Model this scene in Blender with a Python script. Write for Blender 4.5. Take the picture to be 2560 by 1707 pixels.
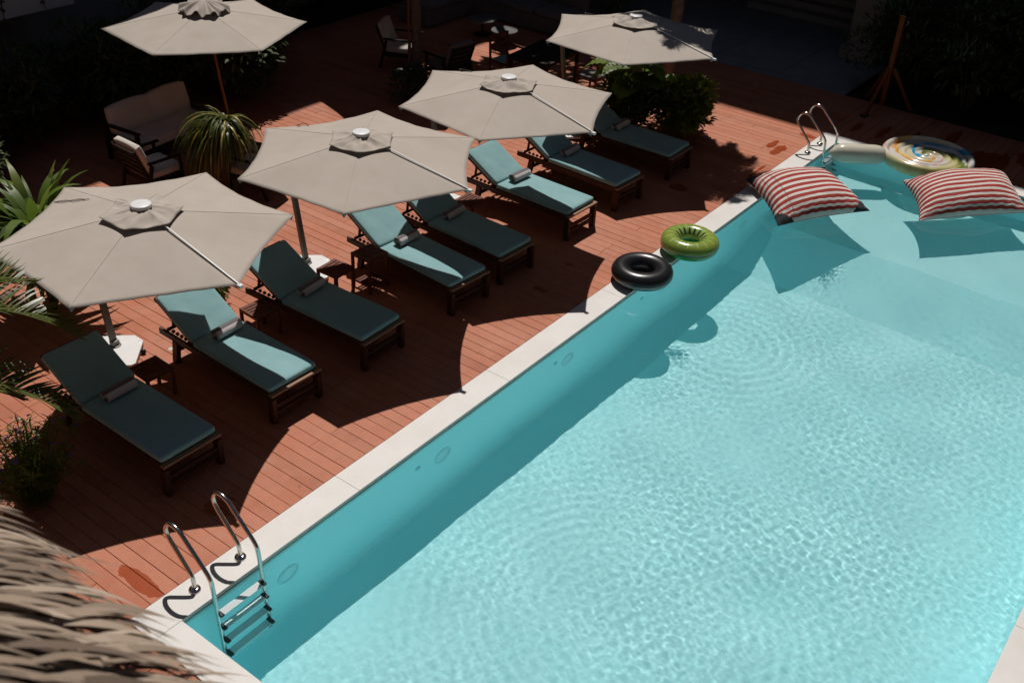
import bpy, bmesh, math, random
from math import sin, cos, pi, radians, sqrt, atan2
from mathutils import Vector, Matrix, Euler, noise

sc = bpy.context.scene
for o in list(bpy.data.objects):
    bpy.data.objects.remove(o, do_unlink=True)
rnd = random.Random(7)

# ------------------------------------------------------------------ camera
cam_d = bpy.data.cameras.new('camera')
cam = bpy.data.objects.new('camera', cam_d)
sc.collection.objects.link(cam)
cam.location = (-3.34869, -5.69482, 7.0)
cam.rotation_euler = (0.985364, -0.043077, -0.919078)
cam_d.sensor_width = 36.0
cam_d.lens = 36.98
cam_d.clip_start = 0.05
cam_d.clip_end = 400.0
cam_d.dof.use_dof = True
cam_d.dof.focus_distance = 11.5
cam_d.dof.aperture_fstop = 2.5
sc.camera = cam

# ------------------------------------------------------------------ sky, sun, exposure
SUN = Vector((0.44, 0.34, 1.0)).normalized()
world = bpy.data.worlds.new("World")
sc.world = world
world.use_nodes = True
wn = world.node_tree
bg = wn.nodes['Background']
sky = wn.nodes.new('ShaderNodeTexSky')
sky.sky_type = 'NISHITA'
sky.sun_disc = False
sky.sun_elevation = math.asin(SUN.z)
sky.air_density = 0.42; sky.ozone_density = 0.5; sky.dust_density = 0.3
sky.sun_rotation = math.atan2(SUN.x, SUN.y)
hs = wn.nodes.new('ShaderNodeHueSaturation'); hs.inputs['Saturation'].default_value = 1.0
wn.links.new(sky.outputs[0], hs.inputs['Color']); wn.links.new(hs.outputs[0], bg.inputs[0])
bg.inputs[1].default_value = 0.064
sun_d = bpy.data.lights.new('sun', 'SUN')
sun_d.energy = 5.0
sun_d.angle = radians(0.5)
sun_d.color = (1.0, 0.945, 0.89)
sun = bpy.data.objects.new('sun', sun_d)
sc.collection.objects.link(sun)
sun.rotation_euler = (-SUN).to_track_quat('-Z', 'Y').to_euler()
sun_d.cycles.is_caustics_light = True
sc.view_settings.view_transform = 'Standard'
sc.view_settings.look = 'None'
sc.view_settings.exposure = -0.42
sc.view_settings.gamma = 1.0
sc.cycles.use_denoising = True
sc.cycles.max_bounces = 28
sc.cycles.diffuse_bounces = 16
sc.cycles.glossy_bounces = 12
sc.cycles.transmission_bounces = 10
sc.cycles.transparent_max_bounces = 8
sc.cycles.sample_clamp_indirect = 4.0
sc.cycles.caustics_reflective = True
sc.cycles.caustics_refractive = True

# ------------------------------------------------------------------ materials
MATS = {}
def mat(name, col=(.5, .5, .5), rough=.6, metal=0.0, spec=.5, sheen=0.0, coat=0.0):
    m = bpy.data.materials.new(name)
    m.use_nodes = True
    b = m.node_tree.nodes['Principled BSDF']
    b.inputs['Base Color'].default_value = (*col, 1)
    b.inputs['Roughness'].default_value = rough
    b.inputs['Metallic'].default_value = metal
    b.inputs['Specular IOR Level'].default_value = spec
    b.inputs['Sheen Weight'].default_value = sheen
    b.inputs['Coat Weight'].default_value = coat
    MATS[name] = m
    return m
def nd(m, t, **kw):
    n = m.node_tree.nodes.new(t)
    for k, v in kw.items(): setattr(n, k, v)
    return n
def lk(m, a, b): m.node_tree.links.new(a, b)
def bsdf(m): return m.node_tree.nodes['Principled BSDF']
def coords(m, out='Object', scale=(1, 1, 1), rot=(0, 0, 0)):
    tc = nd(m, 'ShaderNodeTexCoord'); mp = nd(m, 'ShaderNodeMapping')
    mp.inputs['Scale'].default_value = scale; mp.inputs['Rotation'].default_value = rot
    lk(m, tc.outputs[out], mp.inputs[0]); return mp.outputs[0]
def worldpos(m, scale=(1, 1, 1)):
    g = nd(m, 'ShaderNodeNewGeometry'); mp = nd(m, 'ShaderNodeMapping')
    mp.inputs['Scale'].default_value = scale
    lk(m, g.outputs['Position'], mp.inputs[0]); return mp.outputs[0]
def noise_n(m, vec, scale, detail=4, rough=.55):
    n = nd(m, 'ShaderNodeTexNoise'); n.inputs['Scale'].default_value = scale
    n.inputs['Detail'].default_value = detail; n.inputs['Roughness'].default_value = rough
    if vec: lk(m, vec, n.inputs['Vector'])
    return n.outputs['Fac']
def ramp(m, fac, stops):
    r = nd(m, 'ShaderNodeValToRGB'); e = r.color_ramp.elements
    e[0].position, e[0].color = stops[0][0], (*stops[0][1], 1)
    e[1].position, e[1].color = stops[-1][0], (*stops[-1][1], 1)
    for p, c in stops[1:-1]:
        x = e.new(p); x.color = (*c, 1)
    lk(m, fac, r.inputs[0]); return r.outputs[0]
def mixc(m, fac, a, b, mode='MIX'):
    x = nd(m, 'ShaderNodeMix', data_type='RGBA', blend_type=mode)
    for s, v in ((0, fac), (6, a), (7, b)):
        if isinstance(v, (int, float)): x.inputs[s].default_value = v
        elif isinstance(v, tuple): x.inputs[s].default_value = (*v, 1)
        else: lk(m, v, x.inputs[s])
    return x.outputs[2]
def mth(m, op, a, b=None, c=None):
    x = nd(m, 'ShaderNodeMath', operation=op)
    for i, v in enumerate((a, b, c)):
        if v is None: continue
        if isinstance(v, (int, float)): x.inputs[i].default_value = v
        else: lk(m, v, x.inputs[i])
    return x.outputs[0]
def bump(m, h, strength=.3, dist=.01):
    b = nd(m, 'ShaderNodeBump'); b.inputs['Strength'].default_value = strength
    b.inputs['Distance'].default_value = dist
    lk(m, h, b.inputs['Height']); lk(m, b.outputs[0], bsdf(m).inputs['Normal'])
def sep(m, v):
    s = nd(m, 'ShaderNodeSeparateXYZ'); lk(m, v, s.inputs[0]); return s.outputs
def basecol(m, c): lk(m, c, bsdf(m).inputs['Base Color'])

def vary(name, c0, c1, scale=6, rough=.6, bs=.2, bd=.004, bscale=60, **kw):
    """plain stuff with a slow tone drift and a fine grain"""
    m = mat(name, c0, rough, **kw)
    v = coords(m)
    basecol(m, ramp(m, noise_n(m, v, scale, 5), [(.3, c0), (.7, c1)]))
    if bs: bump(m, noise_n(m, v, bscale, 3), bs, bd)
    return m

# deck boards: tone per board from the colour attribute, pale wear, grain, wet marks
def deck_mat():
    m = mat('deck_wood', (.45, .16, .09), .62, spec=.35)
    at = nd(m, 'ShaderNodeAttribute', attribute_name='tone')
    tone = ramp(m, at.outputs['Fac'], [(0, (.345, .106, .049)), (.35, (.41, .131, .062)), (.7, (.455, .150, .073)), (1, (.475, .168, .090))])
    p = worldpos(m)
    big = noise_n(m, p, 1.3, 5, .6)
    faded = ramp(m, big, [(.42, (0, 0, 0)), (.72, (1, 1, 1))])
    c = mixc(m, faded, tone, (.475, .190, .112))
    fine = noise_n(m, worldpos(m, (9, 9, 9)), 1.0, 8, .75)
    c = mixc(m, .35, c, ramp(m, fine, [(.3, (.62, .62, .62)), (.7, (1.15, 1.15, 1.15))]), 'MULTIPLY')
    # small dark spots and scuffs
    vo = nd(m, 'ShaderNodeTexVoronoi'); vo.inputs['Scale'].default_value = 1.6; lk(m, p, vo.inputs['Vector'])
    sp = mth(m, 'LESS_THAN', mth(m, 'ADD', vo.outputs['Distance'], mth(m, 'MULTIPLY', noise_n(m, p, 14, 3), .12)), .095)
    c = mixc(m, mth(m, 'MULTIPLY', sp, .55), c, (.16, .055, .03))
    # wet patches: (x, y, rx, ry)
    wets = [(0.05, .64, .10, .36), (1.12, .86, .15, .17), (12.95, .62, .30, .09), (13.1, .80, .25, .07), (13.9, .50, .08, .22), (11.85, .50, .30, .03),
            (7.25, 1.02, .05, .10), (6.45, .95, .06, .10), (10.4, 1.15, .14, .16),
            (14.9, .0, .30, .06), (15.0, -.45, .45, .06), (15.1, -.95, .5, .06), (15.5, -1.5, .6, .10), (15.0, -2.3, .5, .35),
            (15.6, -2.9, .5, .3), (14.9, -3.4, .45, .3), (15.3, -4.2, .5, .3), (14.8, -4.9, .35, .2)]
    s = sep(m, p)
    d = None
    for (x, y, rx, ry) in wets:
        a = mth(m, 'MULTIPLY', mth(m, 'SUBTRACT', s[0], x), 1 / rx)
        b = mth(m, 'MULTIPLY', mth(m, 'SUBTRACT', s[1], y), 1 / ry)
        q = mth(m, 'ADD', mth(m, 'MULTIPLY', a, a), mth(m, 'MULTIPLY', b, b))
        d = q if d is None else mth(m, 'MINIMUM', d, q)
    d = mth(m, 'ADD', d, mth(m, 'MULTIPLY', mth(m, 'SUBTRACT', noise_n(m, p, 5, 4, .6), .5), 1.4))
    d = mth(m, 'ADD', d, mth(m, 'MULTIPLY', mth(m, 'SUBTRACT', at.outputs['Fac'], .5), 1.0))
    wet = nd(m, 'ShaderNodeMapRange'); wet.inputs['From Min'].default_value = .95; wet.inputs['From Max'].default_value = .85
    lk(m, d, wet.inputs['Value'])
    w = wet.outputs[0]
    c = mixc(m, w, c, mixc(m, 1.0, c, (.72, .42, .28), 'MULTIPLY'))
    basecol(m, c)
    lk(m, mth(m, 'SUBTRACT', .62, mth(m, 'MULTIPLY', w, .40)), bsdf(m).inputs['Roughness'])
    bump(m, fine, .25, .003)
    return m
M_deck = deck_mat()

def stone_mat():
    m = mat('pale_stone', (.62, .59, .55), .55)
    p = worldpos(m)
    n = noise_n(m, p, 2.0, 6, .6)
    c = ramp(m, n, [(.3, (.60, .575, .54)), (.6, (.66, .64, .61)), (.8, (.62, .58, .52))])
    sp = noise_n(m, p, 45, 3, .7)
    c = mixc(m, ramp(m, sp, [(.66, (0, 0, 0)), (.74, (1, 1, 1))]), c, (.42, .38, .33))
    ru = nd(m, 'ShaderNodeTexVoronoi'); ru.inputs['Scale'].default_value = 1.0; lk(m, p, ru.inputs['Vector'])
    basecol(m, c); bump(m, noise_n(m, p, 30, 5), .2, .003)
    return m
M_stone = stone_mat()
M_rim = vary('stained_mortar', (.24, .22, .16), (.34, .33, .27), 8, .8)
def tile_mat():
    m = mat('pool_plaster', (.3, .72, .76), .5, spec=.2)
    p = worldpos(m)
    c = ramp(m, noise_n(m, p, 1.2, 5, .6), [(.3, (.51, .945, .98)), (.55, (.55, .96, .99)), (.8, (.53, .95, .985))])
    basecol(m, c)
    return m
M_tile = tile_mat()
M_ground = vary('dark_soil', (.035, .028, .022), (.06, .045, .035), 3, .9, bscale=20, bd=.02)
def water_mat():
    m = bpy.data.materials.new('pool_water'); m.use_nodes = True
    nt = m.node_tree; nt.nodes.remove(nt.nodes['Principled BSDF'])
    r = nt.nodes.new('ShaderNodeBsdfRefraction'); r.inputs['Roughness'].default_value = 0.0
    r.inputs['IOR'].default_value = 1.33; r.inputs['Color'].default_value = (.87, .865, .865, 1)
    g = nt.nodes.new('ShaderNodeBsdfGlossy'); g.inputs['Roughness'].default_value = 0.0
    f = nt.nodes.new('ShaderNodeFresnel'); f.inputs['IOR'].default_value = 1.33
    x = nt.nodes.new('ShaderNodeMixShader')
    nt.links.new(f.outputs[0], x.inputs[0]); nt.links.new(r.outputs[0], x.inputs[1]); nt.links.new(g.outputs[0], x.inputs[2])
    nt.links.new(x.outputs[0], nt.nodes['Material Output'].inputs[0])
    return m
M_water = water_mat()

def wood(name, c0, c1, rough=.55, axis='Y'):
    m = mat(name, c0, rough, spec=.25)
    sc_ = {'Y': (14, 1.2, 14), 'X': (1.2, 14, 14), 'Z': (14, 14, 1.2)}[axis]
    v = coords(m, 'Object', sc_)
    basecol(m, ramp(m, noise_n(m, v, 3, 6, .7), [(.3, c0), (.7, c1)]))
    bump(m, noise_n(m, v, 6, 4), .3, .002)
    return m
M_teak = wood('dark_stained_teak', (.034, .013, .007), (.085, .033, .016))
M_teaklt = wood('worn_teak', (.20, .10, .055), (.36, .21, .13), axis='X')
M_table = wood('red_brown_teak', (.09, .028, .015), (.20, .068, .036))
M_frame = wood('black_brown_wood', (.010, .006, .004), (.028, .015, .009), .7)
M_postwood = wood('dark_orange_wood', (.11, .030, .010), (.20, .06, .02), .5, 'Z')
M_redwood = wood('orange_varnished_wood', (.33, .10, .03), (.48, .17, .06), .4, 'Z')

def fabric(name, c0, c1, rough=.85, weave=700, sheen=.15, wr=6, bsd=.006, bs=.35):
    m = mat(name, c0, rough, spec=.2, sheen=sheen)
    v = coords(m)
    c = ramp(m, noise_n(m, v, 3.5, 5, .6), [(.3, c0), (.7, c1)])
    st = ramp(m, noise_n(m, worldpos(m), 2.6, 4, .65), [(.34, (.955, .955, .95)), (.56, (1, 1, 1))])
    basecol(m, mixc(m, 1.0, c, st, 'MULTIPLY'))
    h = mth(m, 'ADD', noise_n(m, v, wr, 3, .5), mth(m, 'MULTIPLY', noise_n(m, v, 260, 2), .12))
    bump(m, h, bs, bsd * 4)
    return m
M_canopy = fabric('taupe_canvas', (.435, .380, .325), (.465, .410, .355), wr=2.5, bs=.25)
M_mattress = fabric('sea_green_canvas', (.205, .385, .405), (.245, .43, .445), wr=5, sheen=.3)
M_cushion = fabric('beige_cushion_fabric', (.58, .53, .47), (.64, .59, .53))
M_greyfab = fabric('grey_brown_fabric', (.13, .12, .115), (.17, .155, .15))
M_white = mat('white_powder_coat', (.74, .74, .74), .35)
M_whitep = vary('white_base_plate', (.66, .65, .64), (.72, .71, .70), 4, .5)
M_alu = vary('grey_aluminium', (.16, .155, .14), (.21, .20, .185), 5, .45, metal=.4, bs=0)
M_steel = mat('stainless_steel', (.62, .60, .57), .16, metal=1.0)
M_black = mat('black_rubber', (.012, .012, .014), .30, spec=.5)
M_blackpl = mat('black_plastic', (.02, .02, .022), .4)
M_cord = mat('dark_cord', (.08, .065, .055), .8)
M_seam = mat('seam_thread', (.345, .30, .255), .8)
M_pocket = fabric('faded_teal_pocket', (.16, .25, .26), (.22, .32, .32))
def towel_mat():
    m = mat('striped_towel', (.4, .38, .38), .95, sheen=.4)
    tc = nd(m, 'ShaderNodeUVMap'); s = sep(m, tc.outputs[0])
    f = mth(m, 'FRACT', mth(m, 'MULTIPLY', s[1], 5.0))
    st = mth(m, 'GREATER_THAN', f, .5)
    basecol(m, mixc(m, st, (.13, .11, .12), (.56, .53, .53)))
    bump(m, noise_n(m, coords(m), 120, 4), .8, .006)
    return m
M_towel = towel_mat()
def leafm(name, c0, c1, rough=.4, trans=.25, ylw=None):
    m = mat(name, c0, rough, spec=.5)
    at = nd(m, 'ShaderNodeAttribute', attribute_name='tone')
    stops = [(0, c0), (.85, c1)]
    if ylw: stops = [(0, c0), (.7, c1), (1, ylw)]
    col = ramp(m, at.outputs['Fac'], stops)
    basecol(m, col)
    nt = m.node_tree
    tr = nt.nodes.new('ShaderNodeBsdfTranslucent'); nt.links.new(col, tr.inputs[0])
    mx = nt.nodes.new('ShaderNodeMixShader'); mx.inputs[0].default_value = trans
    nt.links.new(bsdf(m).outputs[0], mx.inputs[1]); nt.links.new(tr.outputs[0], mx.inputs[2])
    nt.links.new(mx.outputs[0], nt.nodes['Material Output'].inputs[0])
    return m
M_leaf = leafm('green_leaf', (.045, .08, .010), (.19, .24, .028), .36, .35, (.50, .38, .05))
M_dark = leafm('dark_leaf', (.035, .055, .022), (.085, .115, .045), .6, .12); bsdf(M_dark).inputs['Specular IOR Level'].default_value = .2
M_palm = leafm('palm_leaf', (.040, .065, .015), (.12, .14, .028), .35, .3, (.42, .30, .06))
M_big = leafm('broad_leaf', (.05, .10, .012), (.15, .23, .03), .45, .45, (.2, .25, .04))
M_purple = leafm('purple_petal', (.12, .06, .35), (.25, .14, .6), .5, .3)
M_stem = mat('green_stem', (.05, .06, .02), .6)
M_dry = leafm('dry_leaf', (.10, .06, .035), (.22, .15, .09), .7, .1)
M_trunk = vary('grey_bark', (.09, .07, .055), (.17, .14, .115), 9, .85, bs=.6, bd=.02, bscale=25)
M_thatch = leafm('weathered_thatch', (.085, .055, .038), (.34, .255, .185), .7, .08, (.50, .40, .31))
M_wall = vary('white_render', (.50, .47, .46), (.58, .55, .54), 1.2, .85)
M_facade = vary('cream_facade', (.24, .22, .19), (.30, .275, .24), 1.2, .85)
M_path = vary('grey_paving', (.19, .19, .195), (.25, .25, .255), 2.5, .8)
M_glass = mat('dark_window', (.01, .012, .014), .08)

# ------------------------------------------------------------------ geometry helpers
class MB:
    def __init__(s): s.v = []; s.f = []; s.t = []; s.uv = []; s.sm = []
    def add(s, vs, fs, tone=.5, smooth=False, uvs=None):
        b = len(s.v); s.v += [tuple(x) for x in vs]
        for k, f in enumerate(fs):
            s.f.append(tuple(b + i for i in f)); s.t.append(tone); s.sm.append(smooth)
            s.uv.append(uvs[k] if uvs else None)
    def box(s, c, d, rz=0, ry=0, rx=0, tone=.5, M=None):
        R = M or Euler((rx, ry, rz)).to_matrix()
        c = Vector(c); vs = []
        for x in (-.5, .5):
            for y in (-.5, .5):
                for z in (-.5, .5):
                    vs.append(c + R @ Vector((x * d[0], y * d[1], z * d[2])))
        s.add(vs, [(0, 1, 3, 2), (4, 6, 7, 5), (0, 4, 5, 1), (2, 3, 7, 6), (0, 2, 6, 4), (1, 5, 7, 3)], tone)
    def bar(s, a, b, w, h, up=(0, 0, 1), tone=.5):
        a = Vector(a); b = Vector(b); d = (b - a); L = d.length; y = d.normalized()
        up = Vector(up); x = y.cross(up)
        if x.length < 1e-5: x = Vector((1, 0, 0))
        x.normalize(); z = x.cross(y)
        R = Matrix((x, y, z)).transposed()
        s.box((a + b) / 2, (w, L, h), M=R, tone=tone)
    def tube(s, path, r, n=10, cap=True, tone=.5, smooth=True):
        path = [Vector(p) for p in path]; rs = r if isinstance(r, (list, tuple)) else [r] * len(path)
        up = Vector((0.13, 0.21, 1)).normalized(); vs = []; last = None
        for i, p in enumerate(path):
            t = (path[min(i + 1, len(path) - 1)] - path[max(i - 1, 0)]).normalized()
            if last is None:
                a = t.cross(up)
                if a.length < .05: a = t.cross(Vector((1, 0, 0)))
            else:
                a = last - t * last.dot(t)
            a.normalize(); last = a; b = t.cross(a)
            for k in range(n):
                an = 2 * pi * k / n
                vs.append(p + (a * cos(an) + b * sin(an)) * rs[i])
        fs = []
        for i in range(len(path) - 1):
            for k in range(n):
                k2 = (k + 1) % n
                fs.append((i * n + k, (i + 1) * n + k, (i + 1) * n + k2, i * n + k2))
        if cap:
            fs.append(tuple(range(n))); fs.append(tuple((len(path) - 1) * n + k for k in reversed(range(n))))
        s.add(vs, fs, tone, smooth)
    def lathe(s, prof, n=32, c=(0, 0, 0), tone=.5, smooth=True, close=False):
        vs = []; c = Vector(c); m = len(prof)
        for k in range(n):
            a = 2 * pi * k / n
            for r, z in prof: vs.append(c + Vector((r * cos(a), r * sin(a), z)))
        fs = []
        for k in range(n):
            k2 = (k + 1) % n
            for i in range(m if close else m - 1):
                j = (i + 1) % m
                fs.append((k * m + i, k2 * m + i, k2 * m + j, k * m + j))
        s.add(vs, fs, tone, smooth)
    def grid(s, fn, nu, nv, tone=.5, smooth=True, uvfn=None):
        vs = [fn(i / nu, j / nv) for j in range(nv + 1) for i in range(nu + 1)]
        fs = []; us = []
        for j in range(nv):
            for i in range(nu):
                a = j * (nu + 1) + i
                fs.append((a, a + 1, a + nu + 2, a + nu + 1))
                us.append([(i / nu, j / nv), ((i + 1) / nu, j / nv), ((i + 1) / nu, (j + 1) / nv), (i / nu, (j + 1) / nv)])
        s.add(vs, fs, tone, smooth, us)
    def build(s, name, m, parent=None, bevel=0, seg=2, solid=0, subsurf=0, loc=(0, 0, 0), rot=(0, 0, 0), link=True):
        me = bpy.data.meshes.new(name)
        me.from_pydata(s.v, [], s.f); me.update()
        me.polygons.foreach_set('use_smooth', s.sm)
        ca = me.attributes.new('tone', 'FLOAT', 'FACE')
        ca.data.foreach_set('value', s.t)
        if any(u is not None for u in s.uv):
            ul = me.uv_layers.new(name='UVMap'); k = 0
            for f, u in zip(s.f, s.uv):
                for q in range(len(f)):
                    if u: ul.data[k].uv = u[q]
                    k += 1
        me.materials.append(m)
        o = bpy.data.objects.new(name, me)
        o.location = loc; o.rotation_euler = rot
        if link: sc.collection.objects.link(o)
        if parent: o.parent = parent
        if bevel:
            b = o.modifiers.new('bevel', 'BEVEL'); b.width = bevel; b.segments = seg; b.limit_method = 'ANGLE'; b.angle_limit = radians(40)
        if solid:
            b = o.modifiers.new('solid', 'SOLIDIFY'); b.thickness = solid; b.offset = 0
        if subsurf:
            b = o.modifiers.new('sub', 'SUBSURF'); b.levels = b.render_levels = subsurf
        return o

def tag(o, label, cat, group=None, kind=None):
    o['label'] = label; o['category'] = cat
    if group: o['group'] = group
    if kind: o['kind'] = kind
    return o
def struct(o):
    o['kind'] = 'structure'; return o
def empty(name, loc, rz=0):
    o = bpy.data.objects.new(name, None); sc.collection.objects.link(o)
    o.empty_display_size = .2; o.location = loc; o.rotation_euler = (0, 0, rz); return o
def copy_tree(o, parent=None):
    c = o.copy(); sc.collection.objects.link(c)
    if parent: c.parent = parent
    for ch in list(o.children): copy_tree(ch, c)
    return c
def smooth_path(pts, n=6):
    pts = [Vector(p) for p in pts]; out = []
    for i in range(len(pts) - 1):
        p0 = pts[max(i - 1, 0)]; p1 = pts[i]; p2 = pts[i + 1]; p3 = pts[min(i + 2, len(pts) - 1)]
        for k in range(n):
            t = k / n
            out.append(.5 * ((2 * p1) + (p2 - p0) * t + (2 * p0 - 5 * p1 + 4 * p2 - p3) * t * t + (3 * p1 - p0 - 3 * p2 + p3) * t ** 3))
    out.append(pts[-1]); return out

# ------------------------------------------------------------------ setting: ground, deck, pool
L, W, CO = 13.94, 5.61, 0.34          # pool length, width, coping width
m = MB()   # soil sheet with the pool cut out
X0, X1, Y0, Y1 = -60, 90, -70, 80
zs = -.12
def quad(m, x0, y0, x1, y1, z): m.add([(x0, y0, z), (x1, y0, z), (x1, y1, z), (x0, y1, z)], [(0, 1, 2, 3)])
for r in ((X0, Y0, X1, -W - .1), (X0, .1, X1, Y1), (X0, -W - .1, -.1, .1), (L + .1, -W - .1, X1, .1)): quad(m, *r, zs)
struct(m.build('ground', M_ground))

m = MB()
PW, GAP = 0.1463, 0.0055
def board(x0, x1, y0, y1, tone):
    dz = rnd.uniform(-.0012, .0012)
    m.box(((x0 + x1) / 2, (y0 + y1) / 2, -.014 + dz), (x1 - x0, y1 - y0, .028), tone=tone)
def run_boards(lo, hi, a0, a1, along='Y', off=0.0, jl=2.2):
    """boards of width PW between lo..hi, laid end to end from a0 to a1"""
    n = int((hi - lo) / PW) + 2; i0 = 0
    p = lo + off
    k = 0
    while p < hi - .02:
        q = min(p + PW, hi)
        if q - p > .03:
            a = a0; st = a0 + rnd.choice([.55, 1.1, 1.65, 2.2]) * jl / 2.2 + rnd.uniform(-.04, .04)
            while a < a1 - .05:
                b = min(st, a1)
                t = min(1, max(0, rnd.gauss(.5, .22)))
                g = GAP / 2 * rnd.uniform(.55, 1.25)
                if along == 'Y': board(p + g, q - g, a + .0015, b - .0015, t)
                else: board(a + .0015, b - .0015, p + g, q - g, t)
                a = b; st += jl
        p = q; k += 1
offx = (1.7031 + 19 * .14628 - (-4.0)) % PW
run_boards(-4.0 + offx - PW, 16.32, CO + .004, 11.0, 'Y')
run_boards(-9.0, CO, L + CO + .006, 16.32, 'X', jl=3)
run_boards(-9.0, CO, -4.0, -.30, 'X', jl=2.4)
run_boards(-9.0, -W - CO - .01, -.29, L + CO, 'X', jl=2.4)
deck = struct(m.build('deck', M_deck, bevel=.0022, seg=1))

# coping: four stone strips with open joints
m = MB()
def cop(x0, y0, x1, y1, n, ax):
    for i in range(n):
        a, b = i / n, (i + 1) / n
        g = .0008
        if ax == 'x': r = (x0 + (x1 - x0) * a + g, y0, x0 + (x1 - x0) * b - g, y1)
        else: r = (x0, y0 + (y1 - y0) * a + g, x1, y0 + (y1 - y0) * b - g)
        m.box(((r[0] + r[2]) / 2, (r[1] + r[3]) / 2, -.014), (r[2] - r[0], r[3] - r[1], .036))
cop(-.29, 0, L + CO, CO, 6, 'x'); cop(-.29, -W - CO, L + CO, -W, 6, 'x')
cop(-.29, -W, 0, -.001, 3, 'y'); cop(L, -W, L + CO, -.001, 3, 'y')
struct(m.build('pool_coping', M_stone, bevel=.004))
# waterline band just under the coping
m = MB()
zt, zb = -.0325, -.16
def wallq(m, a, b, z0, z1):
    m.add([(a[0], a[1], z0), (b[0], b[1], z0), (b[0], b[1], z1), (a[0], a[1], z1)], [(0, 1, 2, 3)])
t_ = .012
for (cx, cy, dx, dy) in ((L / 2, .012, L + .06, .02), (L / 2, -W - .012, L + .06, .02), (-.012, -W / 2, .02, W), (L + .012, -W / 2, .02, W)):
    m.box((cx, cy, -.066), (dx, dy, .066))
struct(m.build('waterline_band', M_rim))

# pool shell: floor slopes, then shoals towards the far end
def depth(x):
    if x < 7: return 1.22 + .04 * x
    if x < 9.9: return 1.50
    if x < 11.2: return 1.50 - (x - 9.9) / 1.3 * .58
    return .92
m = MB()
xs = [-.002, 1, 2, 3, 4, 5, 6, 7, 8, 9, 9.7, 9.9, 10.1, 10.5, 11.0, 11.2, 11.4, 12, 13, L + .002]
NY = 10
def shell(x, t):   # t 0..1 across from y=0 wall top to y=-W wall top, with a coved corner
    d = depth(x); cv = .10
    prof = [(0.002, -.06)] + [(0.002, -.06 - (d - cv - .06) * k / 4) for k in range(1, 5)]
    prof += [(-cv + cv * cos(a), -d + cv - cv * sin(a)) for a in (pi / 8, pi / 4, 3 * pi / 8, pi / 2)]
    mid = [(-cv - (W - 2 * cv) * k / 6, -d) for k in range(1, 6)]
    full = prof + mid + [(-W - y, z) for y, z in reversed(prof)]
    return [(x, y, z) for y, z in full]
rows = [shell(x, 0) for x in xs]
npr = len(rows[0]); vs = [v for r in rows for v in r]
fs = [(i * npr + j, i * npr + j + 1, (i + 1) * npr + j + 1, (i + 1) * npr + j) for i in range(len(xs) - 1) for j in range(npr - 1)]
m.add(vs, fs, smooth=False)
m.add(rows[0], [tuple(range(npr))]); m.add(rows[-1], [tuple(reversed(range(npr)))])
basin = struct(m.build('pool_basin', M_tile))

# water: a rippled sheet
import numpy as np
ZW = -.052
def water_mesh():
    nx, ny = 1240, 500
    x = np.linspace(-.002, L + .002, nx + 1); y = np.linspace(-W - .002, .002, ny + 1)
    X, Y = np.meshgrid(x, y)
    rs = np.random.RandomState(3)
    H = np.zeros_like(X)
    env = .80 + .30 * np.sin(.9 * X + 1.3 * Y + .5) * np.sin(.7 * Y - .5 * X) + .28 * np.sin(2.3 * X - 1.1 * Y) * np.sin(1.7 * Y + .8 * X)
    calm = 1 / (1 + np.exp(-(9.5 - X) * 1.0)) * .75 + .25
    edge = .75 + .25 / (1 + np.exp((Y + .7) * 5))
    for k in range(80):
        lam = .044 * (4.4 ** rs.uniform(0, 1)); a = rs.uniform(0, 2 * pi); kk = 2 * pi / lam
        H += .080 / kk ** 2 * np.sin(kk * (X * cos(a) + Y * sin(a)) + rs.uniform(0, 6.28) + .6 * np.sin(1.1 * X + k))
    H *= env * calm * edge
    for k in range(16):
        lam = rs.uniform(.5, 1.8); a = rs.uniform(0, 2 * pi); kk = 2 * pi / lam
        H += .028 / kk ** 2 * np.sin(kk * (X * cos(a) + Y * sin(a)) + rs.uniform(0, 6.28))
    # circular ripples from splashes
    for (cx, cy, am) in ((8.6, -.75, .00016),):
        R = np.hypot(X - cx, Y - cy)
        H += am * np.sin(R * 2 * pi / .16) * np.exp(-((R - .7) / .8) ** 2)
    R = np.hypot(X - 3.5, Y + 2.2)
    H += .00013 * np.sin(R * 2 * pi / .15) * np.exp(-((R - 1.5) / 1.0) ** 2)
    # small splashes that catch the sun
    for (cx, cy, rr) in ((7.92, -.26, .13), (10.95, -1.10, .17)):
        R2 = (X - cx) ** 2 + (Y - cy) ** 2; g = np.exp(-R2 / rr ** 2)
        s_ = 0
        for k in range(14):
            lam = rs.uniform(.06, .12); a = rs.uniform(0, 2 * pi); kk = 2 * pi / lam
            s_ = s_ + np.sin(kk * (X * cos(a) + Y * sin(a)) + rs.uniform(0, 6.28)) / kk
        H += s_ * g * .032
    Z = ZW + H
    co = np.stack([X, Y, Z], -1).reshape(-1, 3)
    idx = np.arange((nx + 1) * (ny + 1)).reshape(ny + 1, nx + 1)
    q = np.stack([idx[:-1, :-1], idx[:-1, 1:], idx[1:, 1:], idx[1:, :-1]], -1).reshape(-1, 4)
    me = bpy.data.meshes.new('water')
    me.vertices.add(len(co)); me.vertices.foreach_set('co', co.ravel())
    me.loops.add(q.size); me.loops.foreach_set('vertex_index', q.ravel().astype(np.int32))
    me.polygons.add(len(q)); me.polygons.foreach_set('loop_start', np.arange(0, q.size, 4, dtype=np.int32))
    me.polygons.foreach_set('use_smooth', np.ones(len(q), dtype=bool))
    me.update(calc_edges=True); me.validate()
    me.materials.append(M_water)
    o = bpy.data.objects.new('water', me); sc.collection.objects.link(o)
    return struct(o)
water = water_mesh()
water.cycles.is_caustics_caster = True
basin.cycles.is_caustics_receiver = True

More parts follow.
